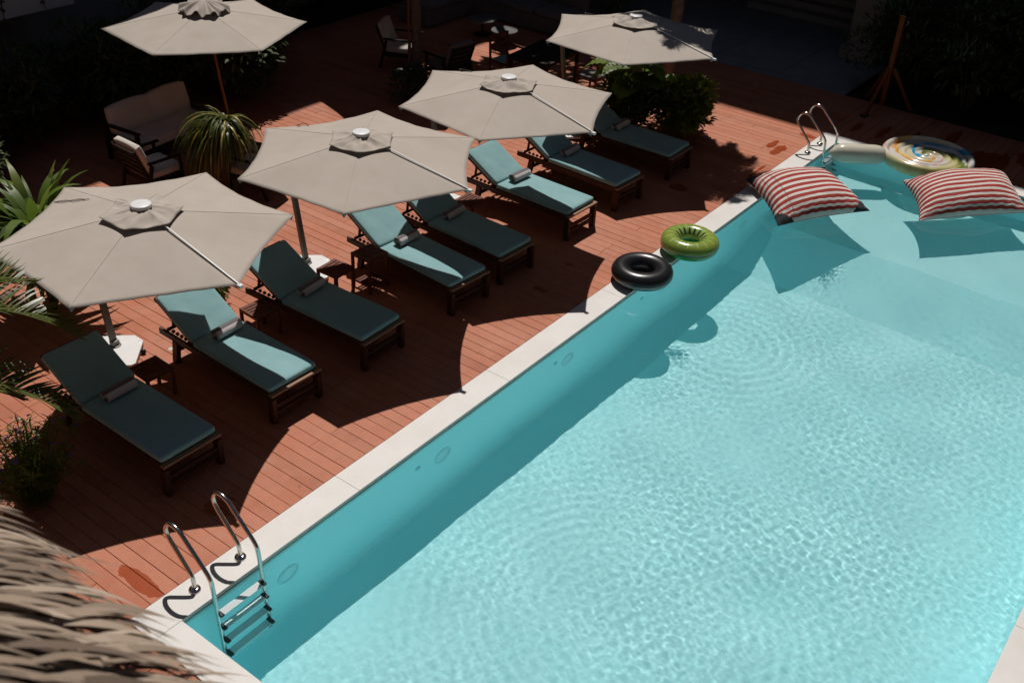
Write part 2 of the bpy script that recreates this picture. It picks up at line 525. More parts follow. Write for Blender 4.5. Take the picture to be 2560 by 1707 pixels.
# grey paving and steps beyond the deck
m = MB()
for i in range(6):
    for j in range(12):
        m.box((17.35 + i * 1.5, 1.6 + j * 1.5, -.03), (1.488, 1.488, .05), tone=rnd.random())
m.box((16.46, 9.5, -.03), (.24, 17.3, .056))
struct(m.build('path', M_path, bevel=.003, seg=1))
m = MB()
for i in range(5):
    m.box((20.6 + i * .34, 3.7, .075 + .15 * i), (.34, 2.6, .15 + .0))
    m.box((20.6 + i * .34 + .17, 3.7, .07 + .15 * i - .01), (.30, 2.58, .13))
struct(m.build('steps', M_facade, bevel=.01))

# ------------------------------------------------------------------ pool fittings
def pool_lamp(x, label):
    t = empty('pool_lamp', (x, 0, -.56))
    tag(t, label, 'pool light', 'round lamps along the long pool wall')
    m = MB(); m.lathe([(.112, .004), (.120, .007), (.127, .007), (.134, .001)], 32)
    m.build('ring', M_lampring, t, rot=(radians(90), 0, 0), loc=(0, -.0, 0))
    m = MB(); m.lathe([(0.0, .012), (.06, .011), (.10, .006), (.112, 0)], 32)
    m.build('lens', M_lamplens, t, rot=(radians(90), 0, 0), loc=(0, -.0, 0))
    for ch in t.children: ch.cycles.is_caustics_receiver = True
    return t
M_lampring = mat('lamp_ring', (.44, .84, .88), .4)
M_lamplens = mat('lamp_lens', (.50, .84, .88), .3)
for x, lb in ((1.17, 'round underwater lamp in the pool wall right beside the near ladder'),
              (3.4, 'round underwater lamp, second from the near ladder'),
              (5.77, 'round underwater lamp in the pool wall left of the black swim ring'),
              (8.1, 'round underwater lamp in the pool wall below the two swim rings'),
              (10.5, 'round underwater lamp in the pool wall just left of the striped float')):
    pool_lamp(x, lb)
for x, lb in ((3.0, 'tiny round water inlet between the second lamp and the near ladder'),
              (5.5, 'tiny round water inlet close to the lamp left of the black swim ring'),
              (7.5, 'tiny round water inlet under the black swim ring')):
    m = MB(); m.lathe([(0, .012), (.012, .012), (.014, .004), (.034, .010), (.040, 0)], 20)
    o = m.build('water_inlet', M_lampring, None, loc=(x, 0, -.42), rot=(radians(90), 0, 0))
    o.cycles.is_caustics_receiver = True
    tag(o, lb, 'inlet', 'water inlets in the long pool wall')

M_tread = mat('brushed_tread', (.62, .64, .64), .38, metal=.25)
def ladder(x, label):
    """two bent rails on the coping, four treads going down into the water"""
    t = empty('pool_ladder', (x, 0, 0)); tag(t, label, 'pool ladder', 'steel pool ladders')
    for sx in (-.255, .255):
        pts = [(sx, .19, 0), (sx, .19, .12), (sx, .215, .19), (sx, .36, .36), (sx, .445, .46), (sx, .475, .54), (sx, .44, .63), (sx, .36, .665),
               (sx, .27, .64), (sx, .19, .565), (sx, -.005, .375), (sx, -.05, .32), (sx, -.075, .26), (sx, -.085, .1), (sx, -.10, -.3), (sx, -.12, -.98), (sx, -.085, -1.03)]
        m = MB(); m.tube(smooth_path(pts, 5), .0205, 14)
        r = m.build('rail', M_steel, t); r.cycles.is_caustics_receiver = True
        m = MB(); m.lathe([(.02, .030), (.030, .030), (.050, .022), (.056, .006), (.056, .003)], 28, (sx, .19, .001))
        m.build('flange', M_steel, r)
    for k, z in enumerate((-.14, -.38, -.62, -.86)):
        y = -.088 - .034 * (k + 1) / 2
        m = MB()
        m.box((0, y + .0, z), (.45, .075, .014)); 
        for j in range(5):
            for i in range(14): m.box((-.195 + i * .03, y - .026 + j * .013, z + .0085), (.022, .006, .003))
        tr = m.build('tread', M_tread, t); tr.cycles.is_caustics_receiver = True
        for sx in (-1, 1):
            m = MB(); m.box((sx * .238, y, z), (.045, .085, .032))
            e = m.build('end_cap', M_blackpl, tr, bevel=.01); e.cycles.is_caustics_receiver = True
    return t
ladder(.545, 'curved stainless steel ladder at the near corner of the pool')
ladder(13.42, 'curved stainless steel ladder at the far corner of the pool')

# ------------------------------------------------------------------ floats
def ring_uv(R, r, flat, nu, nv, smooth=True):
    m = MB()
    def fn(u, v):
        a = 2 * pi * u; p = 2 * pi * v
        return Vector(((R + r * cos(p)) * cos(a), (R + r * cos(p)) * sin(a), flat * r * sin(p)))
    m.grid(fn, nu, nv)
    return m
t = empty('black_swim_ring', (7.55, .070, .134))
tag(t, 'shiny black tyre-like swim ring with a white zigzag line, lying on the pool edge', 'swim ring')
m = ring_uv(.283, .130, .92, 96, 40); tb = m.build('tube', M_black, t)
m = MB()
n = 120
for row in (0, 1):
    for k in range(n):
        p0 = radians(-14 - row * 11)
        vs = []
        for (dk, dp) in ((0, -3.0), (.5, 1.2), (1, -3.0), (1, -.2), (.5, 4.0), (0, -.2)):
            a = 2 * pi * (k + dk) / n; p = p0 + radians(dp)
            R_ = .283 + .1312 * cos(p); vs.append((R_ * cos(a), R_ * sin(a), .9292 * .13 * sin(p)))
        m.add(vs, [(0, 1, 4, 5), (1, 2, 3, 4)])
m.build('zigzag_band', M_white, t)
m = MB(); m.tube([(-.20, .165, .066), (-.205, .170, .080)], .011, 12); m.build('valve', M_blackpl, t)

def kiwi_mat():
    m = mat('kiwi_vinyl', (.2, .3, .05), .22, spec=.5)
    uv = nd(m, 'ShaderNodeUVMap'); s = sep(m, uv.outputs[0])
    seg = mth(m, 'FRACT', mth(m, 'MULTIPLY', s[0], 16))
    d = mth(m, 'ABSOLUTE', mth(m, 'SUBTRACT', seg, .5))
    line = mth(m, 'GREATER_THAN', d, .455)
    v = s[1]
    olive = (.21, .29, .050); light = (.46, .52, .13); inner = (.20, .32, .08)
    inn = mth(m, 'MULTIPLY', mth(m, 'GREATER_THAN', v, .30), mth(m, 'LESS_THAN', d, .40))
    c = mixc(m, inn, olive, inner)
    near = mth(m, 'MULTIPLY', mth(m, 'GREATER_THAN', v, .13), 1)
    c = mixc(m, mth(m, 'MULTIPLY', line, near), c, light)
    c = mixc(m, mth(m, 'GREATER_THAN', v, .44), c, light)
    # seeds: ellipses on the inner shoulder
    a = mth(m, 'MULTIPLY', d, 1 / .17); b = mth(m, 'MULTIPLY', mth(m, 'SUBTRACT', v, .375), 1 / .068)
    e = mth(m, 'ADD', mth(m, 'MULTIPLY', a, a), mth(m, 'MULTIPLY', b, b))
    c = mixc(m, mth(m, 'LESS_THAN', e, 1.0), c, (.012, .012, .012))
    # brown line at the equator, green underside
    under = mth(m, 'MAXIMUM', mth(m, 'GREATER_THAN', v, .5), mth(m, 'LESS_THAN', v, .0))
    c = mixc(m, under, c, (.015, .22, .02))
    br = mth(m, 'GREATER_THAN', v, .962)
    c = mixc(m, br, c, (.07, .06, .02))
    basecol(m, c); bsdf(m).inputs['Coat Weight'].default_value = .3
    return m
m = ring_uv(.275, .136, .98, 128, 64)
o = m.build('green_swim_ring', kiwi_mat(), None, loc=(8.68, -.015, .146))
tag(o, 'green swim ring patterned like a kiwi slice with black seeds, on the pool edge', 'swim ring')

def pillow_mat():
    m = mat('red_striped_canvas', (.6, .1, .1), .8, spec=.2)
    uv = nd(m, 'ShaderNodeUVMap'); s = sep(m, uv.outputs[0])
    f = mth(m, 'FRACT', mth(m, 'ADD', mth(m, 'MULTIPLY', s[1], 14.0), .25))
    st = mth(m, 'LESS_THAN', mth(m, 'ABSOLUTE', mth(m, 'SUBTRACT', f, .5)), .285)
    n = noise_n(m, coords(m), 5, 4)
    c = mixc(m, st, ramp(m, n, [(.3, (.60, .56, .51)), (.7, (.66, .62, .57))]), ramp(m, n, [(.3, (.29, .028, .022)), (.7, (.36, .048, .038))]))
    basecol(m, c)
    h = mth(m, 'ADD', noise_n(m, coords(m, 'UV', (2, 9, 1)), 3, 4, .6), noise_n(m, coords(m, 'UV', (14, 3, 1)), 1.5, 3, .5))
    bump(m, h, .5, .04)
    return m
M_pillow = pillow_mat()
def pillow(cor, label, hgt, corners, seam_u, sag=0, seed=0, lift=None):
    """cor: A,B,C,D world corners, stripes run A->B; u along the stripes, v across"""
    A, B, C, D = [Vector(c) for c in cor]; cen = (A + B + C + D) / 4
    t = empty('striped_pillow_float', cen); tag(t, label, 'pool float', 'red and white striped pillow floats')
    nz = 60
    def P(u, v, top):
        p = (A * (1 - u) + B * u) * (1 - v) + (D * (1 - u) + C * u) * v
        U, V = 2 * u - 1, 2 * v - 1
        cu = (1 - V * V); cv_ = (1 - U * U)
        ctr = cen
        # sides drawn in between the pointed corners
        p = p + (ctr - p) * (.10 * (abs(U) ** 5) * cu + .085 * (abs(V) ** 5) * cv_)
        prof = (max(0, 1 - abs(U) ** 2.5) ** .55) * (max(0, 1 - abs(V) ** 2.5) ** .55)
        e = max(abs(U), abs(V))
        w = (sin(U * 31 + V * 3 + seed) * (abs(V) ** 6) + sin(V * 37 + 2 * U + seed) * (abs(U) ** 6)) * .016 * (1 - e ** 14)
        w += noise.noise(Vector((u * 4, v * 4, seed))) * .018 * (1 - e ** 6)
        z = (hgt * prof + w * 1.2) if top else (-.06 * prof)
        return p + Vector((0, 0, z)) - cen
    def cs(t): return .45 * t + .55 * (.5 - .5 * cos(pi * t))
    def body(pick, name, mt, par, off=0):
        m = MB()
        for top in (True, False):
            for j in range(nz):
                for i in range(nz):
                    qs = [(i, j), (i + 1, j), (i + 1, j + 1), (i, j + 1)]
                    uc, vc = cs((i + .5) / nz), cs((j + .5) / nz)
                    if not pick(uc, vc): continue
                    if not top: qs = qs[::-1]
                    pts = [P(cs(a / nz), cs(b / nz), top) + Vector((0, 0, off if top else -off)) for a, b in qs]
                    m.add(pts, [(0, 1, 2, 3)], smooth=True, uvs=[[(a / nz, b / nz) for a, b in qs]])
        o = m.build(name, mt, par)
        bm = bmesh.new(); bm.from_mesh(o.data); bmesh.ops.remove_doubles(bm, verts=bm.verts, dist=.0004); bm.to_mesh(o.data); bm.free()
        return o
    def iscorner(u, v):
        for (cu, cv_) in corners:
            if abs(u - cu) / .16 + abs(v - cv_) / .16 < 1: return True
        return False
    cv = body(lambda u, v: not iscorner(u, v), 'cover', M_pillow, t)
    for (cu, cv_) in corners:
        body(lambda u, v: abs(u - cu) / .16 + abs(v - cv_) / .16 < 1, 'corner_patch', M_black2, t)
    if seam_u:
        m = MB()
        m.tube([P(seam_u, k / 40, True) + Vector((0, 0, .001)) for k in range(2, 39)], .0035, 6)
        m.build('seam', M_darkred, cv)
    return t
M_black2 = fabric('black_canvas', (.014, .014, .016), (.028, .028, .032))
M_darkred = mat('dark_red_piping', (.12, .02, .02), .7)
pillow([(11.16, .38, .14), (12.50, -.36, .03), (11.60, -1.52, .06), (10.20, -.66, .04)],
       'red and white striped pillow float with black corners, overhanging the pool edge', .34,
       [(0, 0), (1, 1), (0, 1)], .17, seed=1)
pillow([(12.93, -1.52, .10), (14.40, -2.72, .10), (13.34, -3.42, .02), (11.92, -2.18, -.01)],
       'red and white striped pillow float without black corners, further out in the pool', .34, [], None, seed=9)

def lolly_mat():
    m = mat('swirl_vinyl', (.7, .7, .65), .18, spec=.5)
    p = coords(m); s = sep(m, p)
    r = mth(m, 'SQRT', mth(m, 'ADD', mth(m, 'MULTIPLY', s[0], s[0]), mth(m, 'MULTIPLY', s[1], s[1])))
    th = mth(m, 'ARCTAN2', s[1], s[0])
    f = mth(m, 'ADD', mth(m, 'MULTIPLY', th, 1 / (2 * pi)), mth(m, 'MULTIPLY', r, .9))
    f = mth(m, 'ADD', f, mth(m, 'MULTIPLY', mth(m, 'SUBTRACT', noise_n(m, p, 2.5, 3), .5), .25))
    f = mth(m, 'FRACT', mth(m, 'ADD', f, 5))
    Wt = (.62, .60, .54); Cr = (.60, .54, .30)
    c = ramp(m, f, [(0, Wt), (.06, Cr), (.12, Cr), (.16, (.55, .50, .22)), (.24, (.20, .24, .06)), (.31, (.16, .22, .05)), (.33, Wt), (.45, Wt), (.48, (.05, .34, .55)),
                    (.53, (.04, .30, .5)), (.56, Wt), (.62, Cr), (.70, Wt), (.74, (.72, .52, .22)), (.80, (.70, .33, .06)), (.83, Wt), (.91, Wt), (.94, (.70, .36, .36)), (.98, Wt), (1, Wt)])
    basecol(m, c); bsdf(m).inputs['Coat Weight'].default_value = .4
    bsdf(m).inputs['Subsurface Weight'].default_value = .0
    return m
t = empty('lollipop_float', (14.12, -1.52, .0)); tag(t, 'swirl patterned lollipop float with a white stick, at the far pool edge', 'pool float')
m = MB()
R0 = .76
def lol(u, v):
    a = 2 * pi * u
    if v < .5:   # top, centre to rim
        q = v / .5; r = R0 * q
        if r > R0 - .13:
            k = (r - (R0 - .13)) / .13; z = .12 + .105 * sqrt(max(0, 1 - (2 * k - 1) ** 2)) if k > .5 else .12 + .105 * sqrt(max(0, 1 - (1 - 2 * k) ** 2))
            rr = r
            return Vector((rr * cos(a), rr * sin(a), z))
        ph = r / .125 + u
        z = .135 + .045 * abs(sin(pi * ph)) ** .7 * min(1, (R0 - .13 - r) / .05 + .2) 
        return Vector((r * cos(a), r * sin(a), z))
    q = (1 - v) / .5; r = R0 * q
    k = max(0, (r - (R0 - .13)) / .13)
    z = .12 - .105 * (sqrt(max(0, 1 - (2 * k - 1) ** 2)) if k > .5 else 1)
    return Vector((r * cos(a), r * sin(a), z))
m.grid(lol, 128, 120)
d = m.build('disc', lolly_mat(), t)
M_cream = mat('cream_vinyl', (.62, .58, .47), .2, coat=.4)
dr = Vector((-.62, .80, 0)); dr = Vector((13.25 - 14.12, -.35 + 1.52, 0)).normalized()
m = MB(); a0 = dr * (R0 - .06); a1 = dr * (R0 + .86)
path = [a0 + (a1 - a0) * (k / 14) + Vector((0, 0, .13)) for k in range(15)]
rr = [.165 * (1 - max(0, (abs(k / 7 - 1)) ** 7) * .62) for k in range(15)]
path += [a1 + dr * .05 + Vector((0, 0, .13))]; rr += [.012]
m.tube(path, rr, 28)
m.build('stick', M_cream, t)
def writing(txt, parent, size, loc, rz):
    c = bpy.data.curves.new('lettering', 'FONT'); c.body = txt; c.size = size; c.extrude = .0006; c.align_x = 'CENTER'
    o = bpy.data.objects.new('lettering', c); sc.collection.objects.link(o)
    dg = bpy.context.evaluated_depsgraph_get(); me = bpy.data.meshes.new_from_object(o.evaluated_get(dg))
    bpy.data.objects.remove(o)
    o = bpy.data.objects.new('lettering', me); sc.collection.objects.link(o); me.materials.clear(); me.materials.append(M_blackpl)
    o.parent = parent; o.location = loc; o.rotation_euler = (0, 0, rz); return o
writing('P\u00b7L\u00b7A', d, .055, (-.60, -.12, .2255), radians(-52))
writing('dESERT', d, .052, (-.655, -.155, .220), radians(-52))

# ------------------------------------------------------------------ parasols
RIM_R, RIM_Z, HUB_Z = 1.475, 1.965, 2.215
def hexpt(i, r): a = radians(60 * i); return Vector((r * cos(a), r * sin(a), 0))
def canopy_pt(i, t, q, r0, rim=RIM_R, zr=RIM_Z, zh=HUB_Z, scal=.048, ped=1.0):
    """i panel, t across the panel 0..1, q from inner radius r0 (0) to the rim (1)"""
    r = r0 + (rim - r0) * q
    p = hexpt(i, r) * (1 - t) + hexpt(i + 1, r) * t
    w = 4 * t * (1 - t)
    p *= 1 - scal * w * q ** 2
    z = zh + (zr - zh) * (r / rim)
    z -= .030 * w * q ** 1.2                     # cloth sags between the ribs
    z += .007 * noise.noise(Vector((p.x * 2.2 + i, p.y * 2.2, 3.1))) * w
    # creases running in from the corners
    z += .0035 * w * sin(26 * t + 3 * i) * q ** 5
    return Vector((p.x, p.y, z))
def canopy_mesh(name, parent, r0=.30, **kw):
    m = MB()
    for i in range(6):
        m.grid(lambda u, v: canopy_pt(i, u, v, r0, **kw), 14, 18)
    o = m.build(name, M_canopy, parent, solid=.003)
    bm = bmesh.new(); bm.from_mesh(o.data); bmesh.ops.remove_doubles(bm, verts=bm.verts, dist=.0006)
    bm.to_mesh(o.data); bm.free()
    return o
def seams(par, r0, rim, zr, zh, w=.004):
    m = MB()
    for i in range(6):
        a = hexpt(i, r0); b = hexpt(i, rim * .995)
        a.z = zh + (zr - zh) * (r0 / rim) + .0035; b.z = zr + .0035
        m.bar(a, b, w, .002)
    return m.build('seam', M_seam, par)
def vent_mesh(rad, seed):
    m = MB()
    def fn(i):
        def g(u, v):
            r = .085 + (rad - .085) * v
            p = hexpt(i, r) * (1 - u) + hexpt(i + 1, r) * u
            w = 4 * u * (1 - u)
            p *= 1 - .035 * w * v ** 2
            z = HUB_Z + .006 - (r / RIM_R) * .25 + .050 - .045 * w * v ** .8 * .5
            z += .03 * (w ** .5) * sin(4.2 * v + 7 * u + seed + i * 1.7) * v * (1 - .9 * v)
            z += .05 * w ** .5 * noise.noise(Vector((p.x * 7, p.y * 7, seed))) * (1 - .75 * v ** 6) + .008 * w * sin(19 * u + 9 * v + i) * sin(pi * v)
            return Vector((p.x, p.y, z))
        return g
    for i in range(6): m.grid(fn(i), 12, 12)
    return m
def sail_parasol(loc, yaw, base_off, label, seed, loop=1, plate=True):
    t = empty('side_post_parasol', (loc[0], loc[1], 0))
    tag(t, label, 'parasol', 'side post parasols over the sunbeds')
    rz = radians(yaw)
    cn = canopy_mesh('canopy', t); cn.rotation_euler.z = rz
    seams(cn, .36, RIM_R, RIM_Z, HUB_Z)
    vb = vent_mesh(.405, seed)
    o = vb.build('vent_cover', M_canopy, t, solid=.002); o.rotation_euler.z = rz + radians(3)
    m = MB(); m.lathe([(0, .022), (.088, .022), (.101, .017), (.104, .008), (.104, -.012), (.090, -.020), (.055, -.022), (.052, -.07), (0, -.07)], 40)
    cap = m.build('hub_cap', M_white, t, loc=(0, 0, HUB_Z + .052))
    m = MB()
    for sx in (-.012, .012): m.lathe([(0, .0235), (.0035, .0235), (.0035, .021)], 8, (sx, .012, 0))
    m.build('screw', M_blackpl, cap)
    # white rail lying in the front seam (rib index 0 points at the slot corner)
    m = MB()
    a = hexpt(0, .11); a.z = HUB_Z + .012; b = hexpt(0, RIM_R * 1.0); b.z = RIM_Z + .010
    m.bar(a, b, .013, .010)
    r_ = m.build('rail', M_white, t, bevel=.002); r_.rotation_euler.z = rz
    m = MB(); m.box((RIM_R + .01, 0, RIM_Z - .004), (.055, .045, .03)); e = m.build('end_fitting', M_white, r_, bevel=.004)
    # pockets at the corners and ribs below
    for i in range(6):
        m = MB(); p = hexpt(i, RIM_R - .004); d = hexpt(i, 1)
        sd = Vector((-d.y, d.x, 0))
        q = p - d * .085
        vs = [p + Vector((0, 0, RIM_Z)), q + sd * .05 + Vector((0, 0, RIM_Z + .006)), q - sd * .05 + Vector((0, 0, RIM_Z + .006)), p * .985 + Vector((0, 0, RIM_Z - .055))]
        m.add(vs, [(0, 1, 3), (0, 3, 2), (1, 2, 3)])
        pk = m.build('corner_pocket', M_pocket, t); pk.rotation_euler.z = rz
        m = MB(); a = hexpt(i, .10); a.z = HUB_Z - .03; b = hexpt(i, RIM_R - .05); b.z = RIM_Z - .018
        m.bar(a, b, .02, .022); rb = m.build('rib', M_alu, t); rb.rotation_euler.z = rz
    # post, bent over the far edge and in under the cloth
    bx, by = base_off
    m = MB()
    lean = .15
    top = [(bx, by + lean * z, z) for z in (.07, .6, 1.2, 1.62)]
    m.bar(top[0], top[-1], .074, .05, up=(0, 1, 0))
    m.bar((bx, by + lean * 1.60, 1.60), (bx, by + lean * 1.62 - .12, 1.80), .07, .05, up=(0, 1, 0))
    m.bar((bx, by + lean * 1.62 - .10, 1.785), (bx * .2, .05, 2.06), .07, .05)
    m.box((0, 0, 2.10), (.10, .10, .14))
    m.build('post', M_alu, t, bevel=.006)
    m = MB(); m.lathe([(0, .012), (.062, .012), (.070, .004), (.070, 0)], 24, (bx, by, .0625)); m.box((bx, by, .10), (.092, .068, .06)); m.build('foot_bracket', M_alu, t, bevel=.004)
    # square base plate set cornerwise, chamfered towards the pool, with castors
    c, s_ = cos(radians(43)), sin(radians(43))
    hw = .31
    poly = [(hw, -hw + .05), (hw, hw), (-hw, hw), (-hw, -hw + .05), (-hw + .05, -hw), (hw - .05, -hw)]
    poly = [(-hw, -hw), (hw - .07, -hw), (hw, -hw + .0), (hw, hw), (-hw, hw)]
    poly = [(-hw + .04, -hw), (hw - .12, -hw), (hw, -hw + .12), (hw, hw), (-hw, hw), (-hw, -hw + .04)]
    px, py = bx - .08, by - .06
    pts = [(px + x * c - y * s_, py + x * s_ + y * c) for x, y in poly]
    m = MB(); n = len(pts)
    m.add([(x, y, .022) for x, y in pts] + [(x, y, .062) for x, y in pts],
          [tuple(reversed(range(n))), tuple(range(n, 2 * n))] + [(k, (k + 1) % n, n + (k + 1) % n, n + k) for k in range(n)])
    pl = m.build('base_plate', M_whitep, t, bevel=.006)
    for k, (x, y) in enumerate(pts):
        if k in (0, 1, 3, 4):
            qx, qy = px + (x - px) * .88, py + (y - py) * .88
            m = MB(); m.lathe([(0, .064), (.009, .064), (.011, .0625)], 12, (qx, qy, 0)); m.build('bolt', M_steel, pl)
    for (x, y) in ((hw + .03, 0), (0, hw + .03), (0, -hw - .03), (-hw - .03, 0)):
        wx, wy = px + x * c - y * s_, py + x * s_ + y * c
        m = MB(); m.lathe([(0, .016), (.024, .016), (.032, .008), (.032, -.008), (.024, -.016), (0, -.016)], 20)
        m.build('castor', M_blackpl, t, loc=(wx, wy, .0325), rot=(radians(90), 0, radians(43 if y == 0 else -47)))
    # tie cords lying on the cloth
    m = MB(); rs = random.Random(seed)
    A = canopy_pt(3, .22, .96, .3) ; B = canopy_pt(3, .10, .50, .3)
    if loop == 1:
        for k in range(2):
            pts_ = []
            for j in range(15):
                u = j / 14; p = A.lerp(B, u); d = (B - A).normalized(); sd = Vector((-d.y, d.x, 0))
                p = p + sd * (.030 * sin(u * 7 + k * 3) * sin(pi * u) + rs.uniform(-.002, .002)); p.z += .012
                pts_.append(p)
            m.tube(smooth_path(pts_, 3), .0034, 6)
    else:
        ce = canopy_pt(2, .72, .92, .3)
        pts_ = [ce + Vector((.085 * cos(a) * (1 + .35 * sin(3 * a + seed)), .055 * sin(a) * (1 + .3 * cos(2 * a + seed)), .012)) for a in [2 * pi * j / 14 for j in range(15)]]
        m.tube(smooth_path(pts_, 3), .0042, 6)
    cd = m.build('tie_cord', M_cord, t); cd.rotation_euler.z = rz
    return t
sail_parasol((1.98, 2.69), -92.5, (.10, 1.15), 'taupe parasol with long tie cord, nearest the palm fronds and purple shrub', 1, 1)
sail_parasol((4.75, 2.40), -83.5, (.12, 1.22), 'taupe parasol behind the two slatted stools standing side by side', 2, 2)
sail_parasol((7.40, 2.30), -96.5, (.12, 1.22), 'taupe parasol fully in the sun, beside the last sunbeds before the bushes', 5, 2)
sail_parasol((10.99, 2.56), -94.5, (.12, 1.20), 'taupe parasol half covered by palm leaf shadow, above the broad leaved plant', 6, 2)

def market_parasol(loc, ztop, rim, rimz, yaw, pole_shift, label, frill=True):
    t = empty('wooden_pole_parasol', (loc[0], loc[1], 0)); tag(t, label, 'parasol', 'parasols on wooden poles')
    rz = radians(yaw)
    cn = canopy_mesh('canopy', t, r0=.20, rim=rim, zr=rimz, zh=ztop, scal=.03); cn.rotation_euler.z = rz
    seams(cn, .3, rim, rimz, ztop, .005)
    if frill:
        m = MB()
        def fr(u, v):
            a = 2 * pi * u; r = .03 + .33 * v
            w = v ** 1.5
            rr = r * (1 + .05 * sin(6 * a) * w + .03 * sin(13 * a) * w)
            z = ztop + .12 - .13 * v ** 1.3 + (.035 * sin(9 * a) + .02 * sin(17 * a + 1) + .02 * noise.noise(Vector((cos(a) * 3, sin(a) * 3, v * 2)))) * w
            z += .014 * sin(21 * a + 3 * v) * (1 - v) * v * 4 * .6
            return Vector((rr * cos(a), rr * sin(a), z))
        m.grid(fr, 120, 14); m.build('vent_cover', M_canopy, t, solid=.002)
    m = MB(); sx, sy = pole_shift
    m.tube([(sx, sy, .02), (sx * .5, sy * .5, ztop * .5), (0, 0, ztop + .1)], .021, 12); m.build('pole', M_redwood, t)
    for i in range(6):
        m = MB(); a = hexpt(i, .05); a.z = ztop - .03; b = hexpt(i, rim - .05); b.z = rimz - .02
        m.bar(a, b, .018, .02); rb = m.build('rib', M_redwood, t); rb.rotation_euler.z = rz
    m = MB()
    m.box((sx, sy, .045), (.50, .50, .09)); m.box((sx, sy, .10), (.12, .12, .03))
    m.build('base_block', vary_grey, t, bevel=.015)
    return t
vary_grey = vary('grey_concrete', (.10, .10, .10), (.16, .16, .155), 5, .85)
pp = market_parasol((6.68, 7.55), 2.23, 1.52, 1.965, -98 + 120, (.05, -.33), 'taupe parasol with a frilled top on a thin wooden pole beside the sofa')
market_parasol((11.32, 7.62), 2.85, 1.55, 2.55, 10, (-.02, -.03), 'tall parasol on a wooden pole between the two beige armchairs at the back')
market_parasol((16.9, 7.7), 2.95, 1.6, 2.6, 25, (0, 0), 'tall parasol on an orange wooden pole by the far corner sofa')

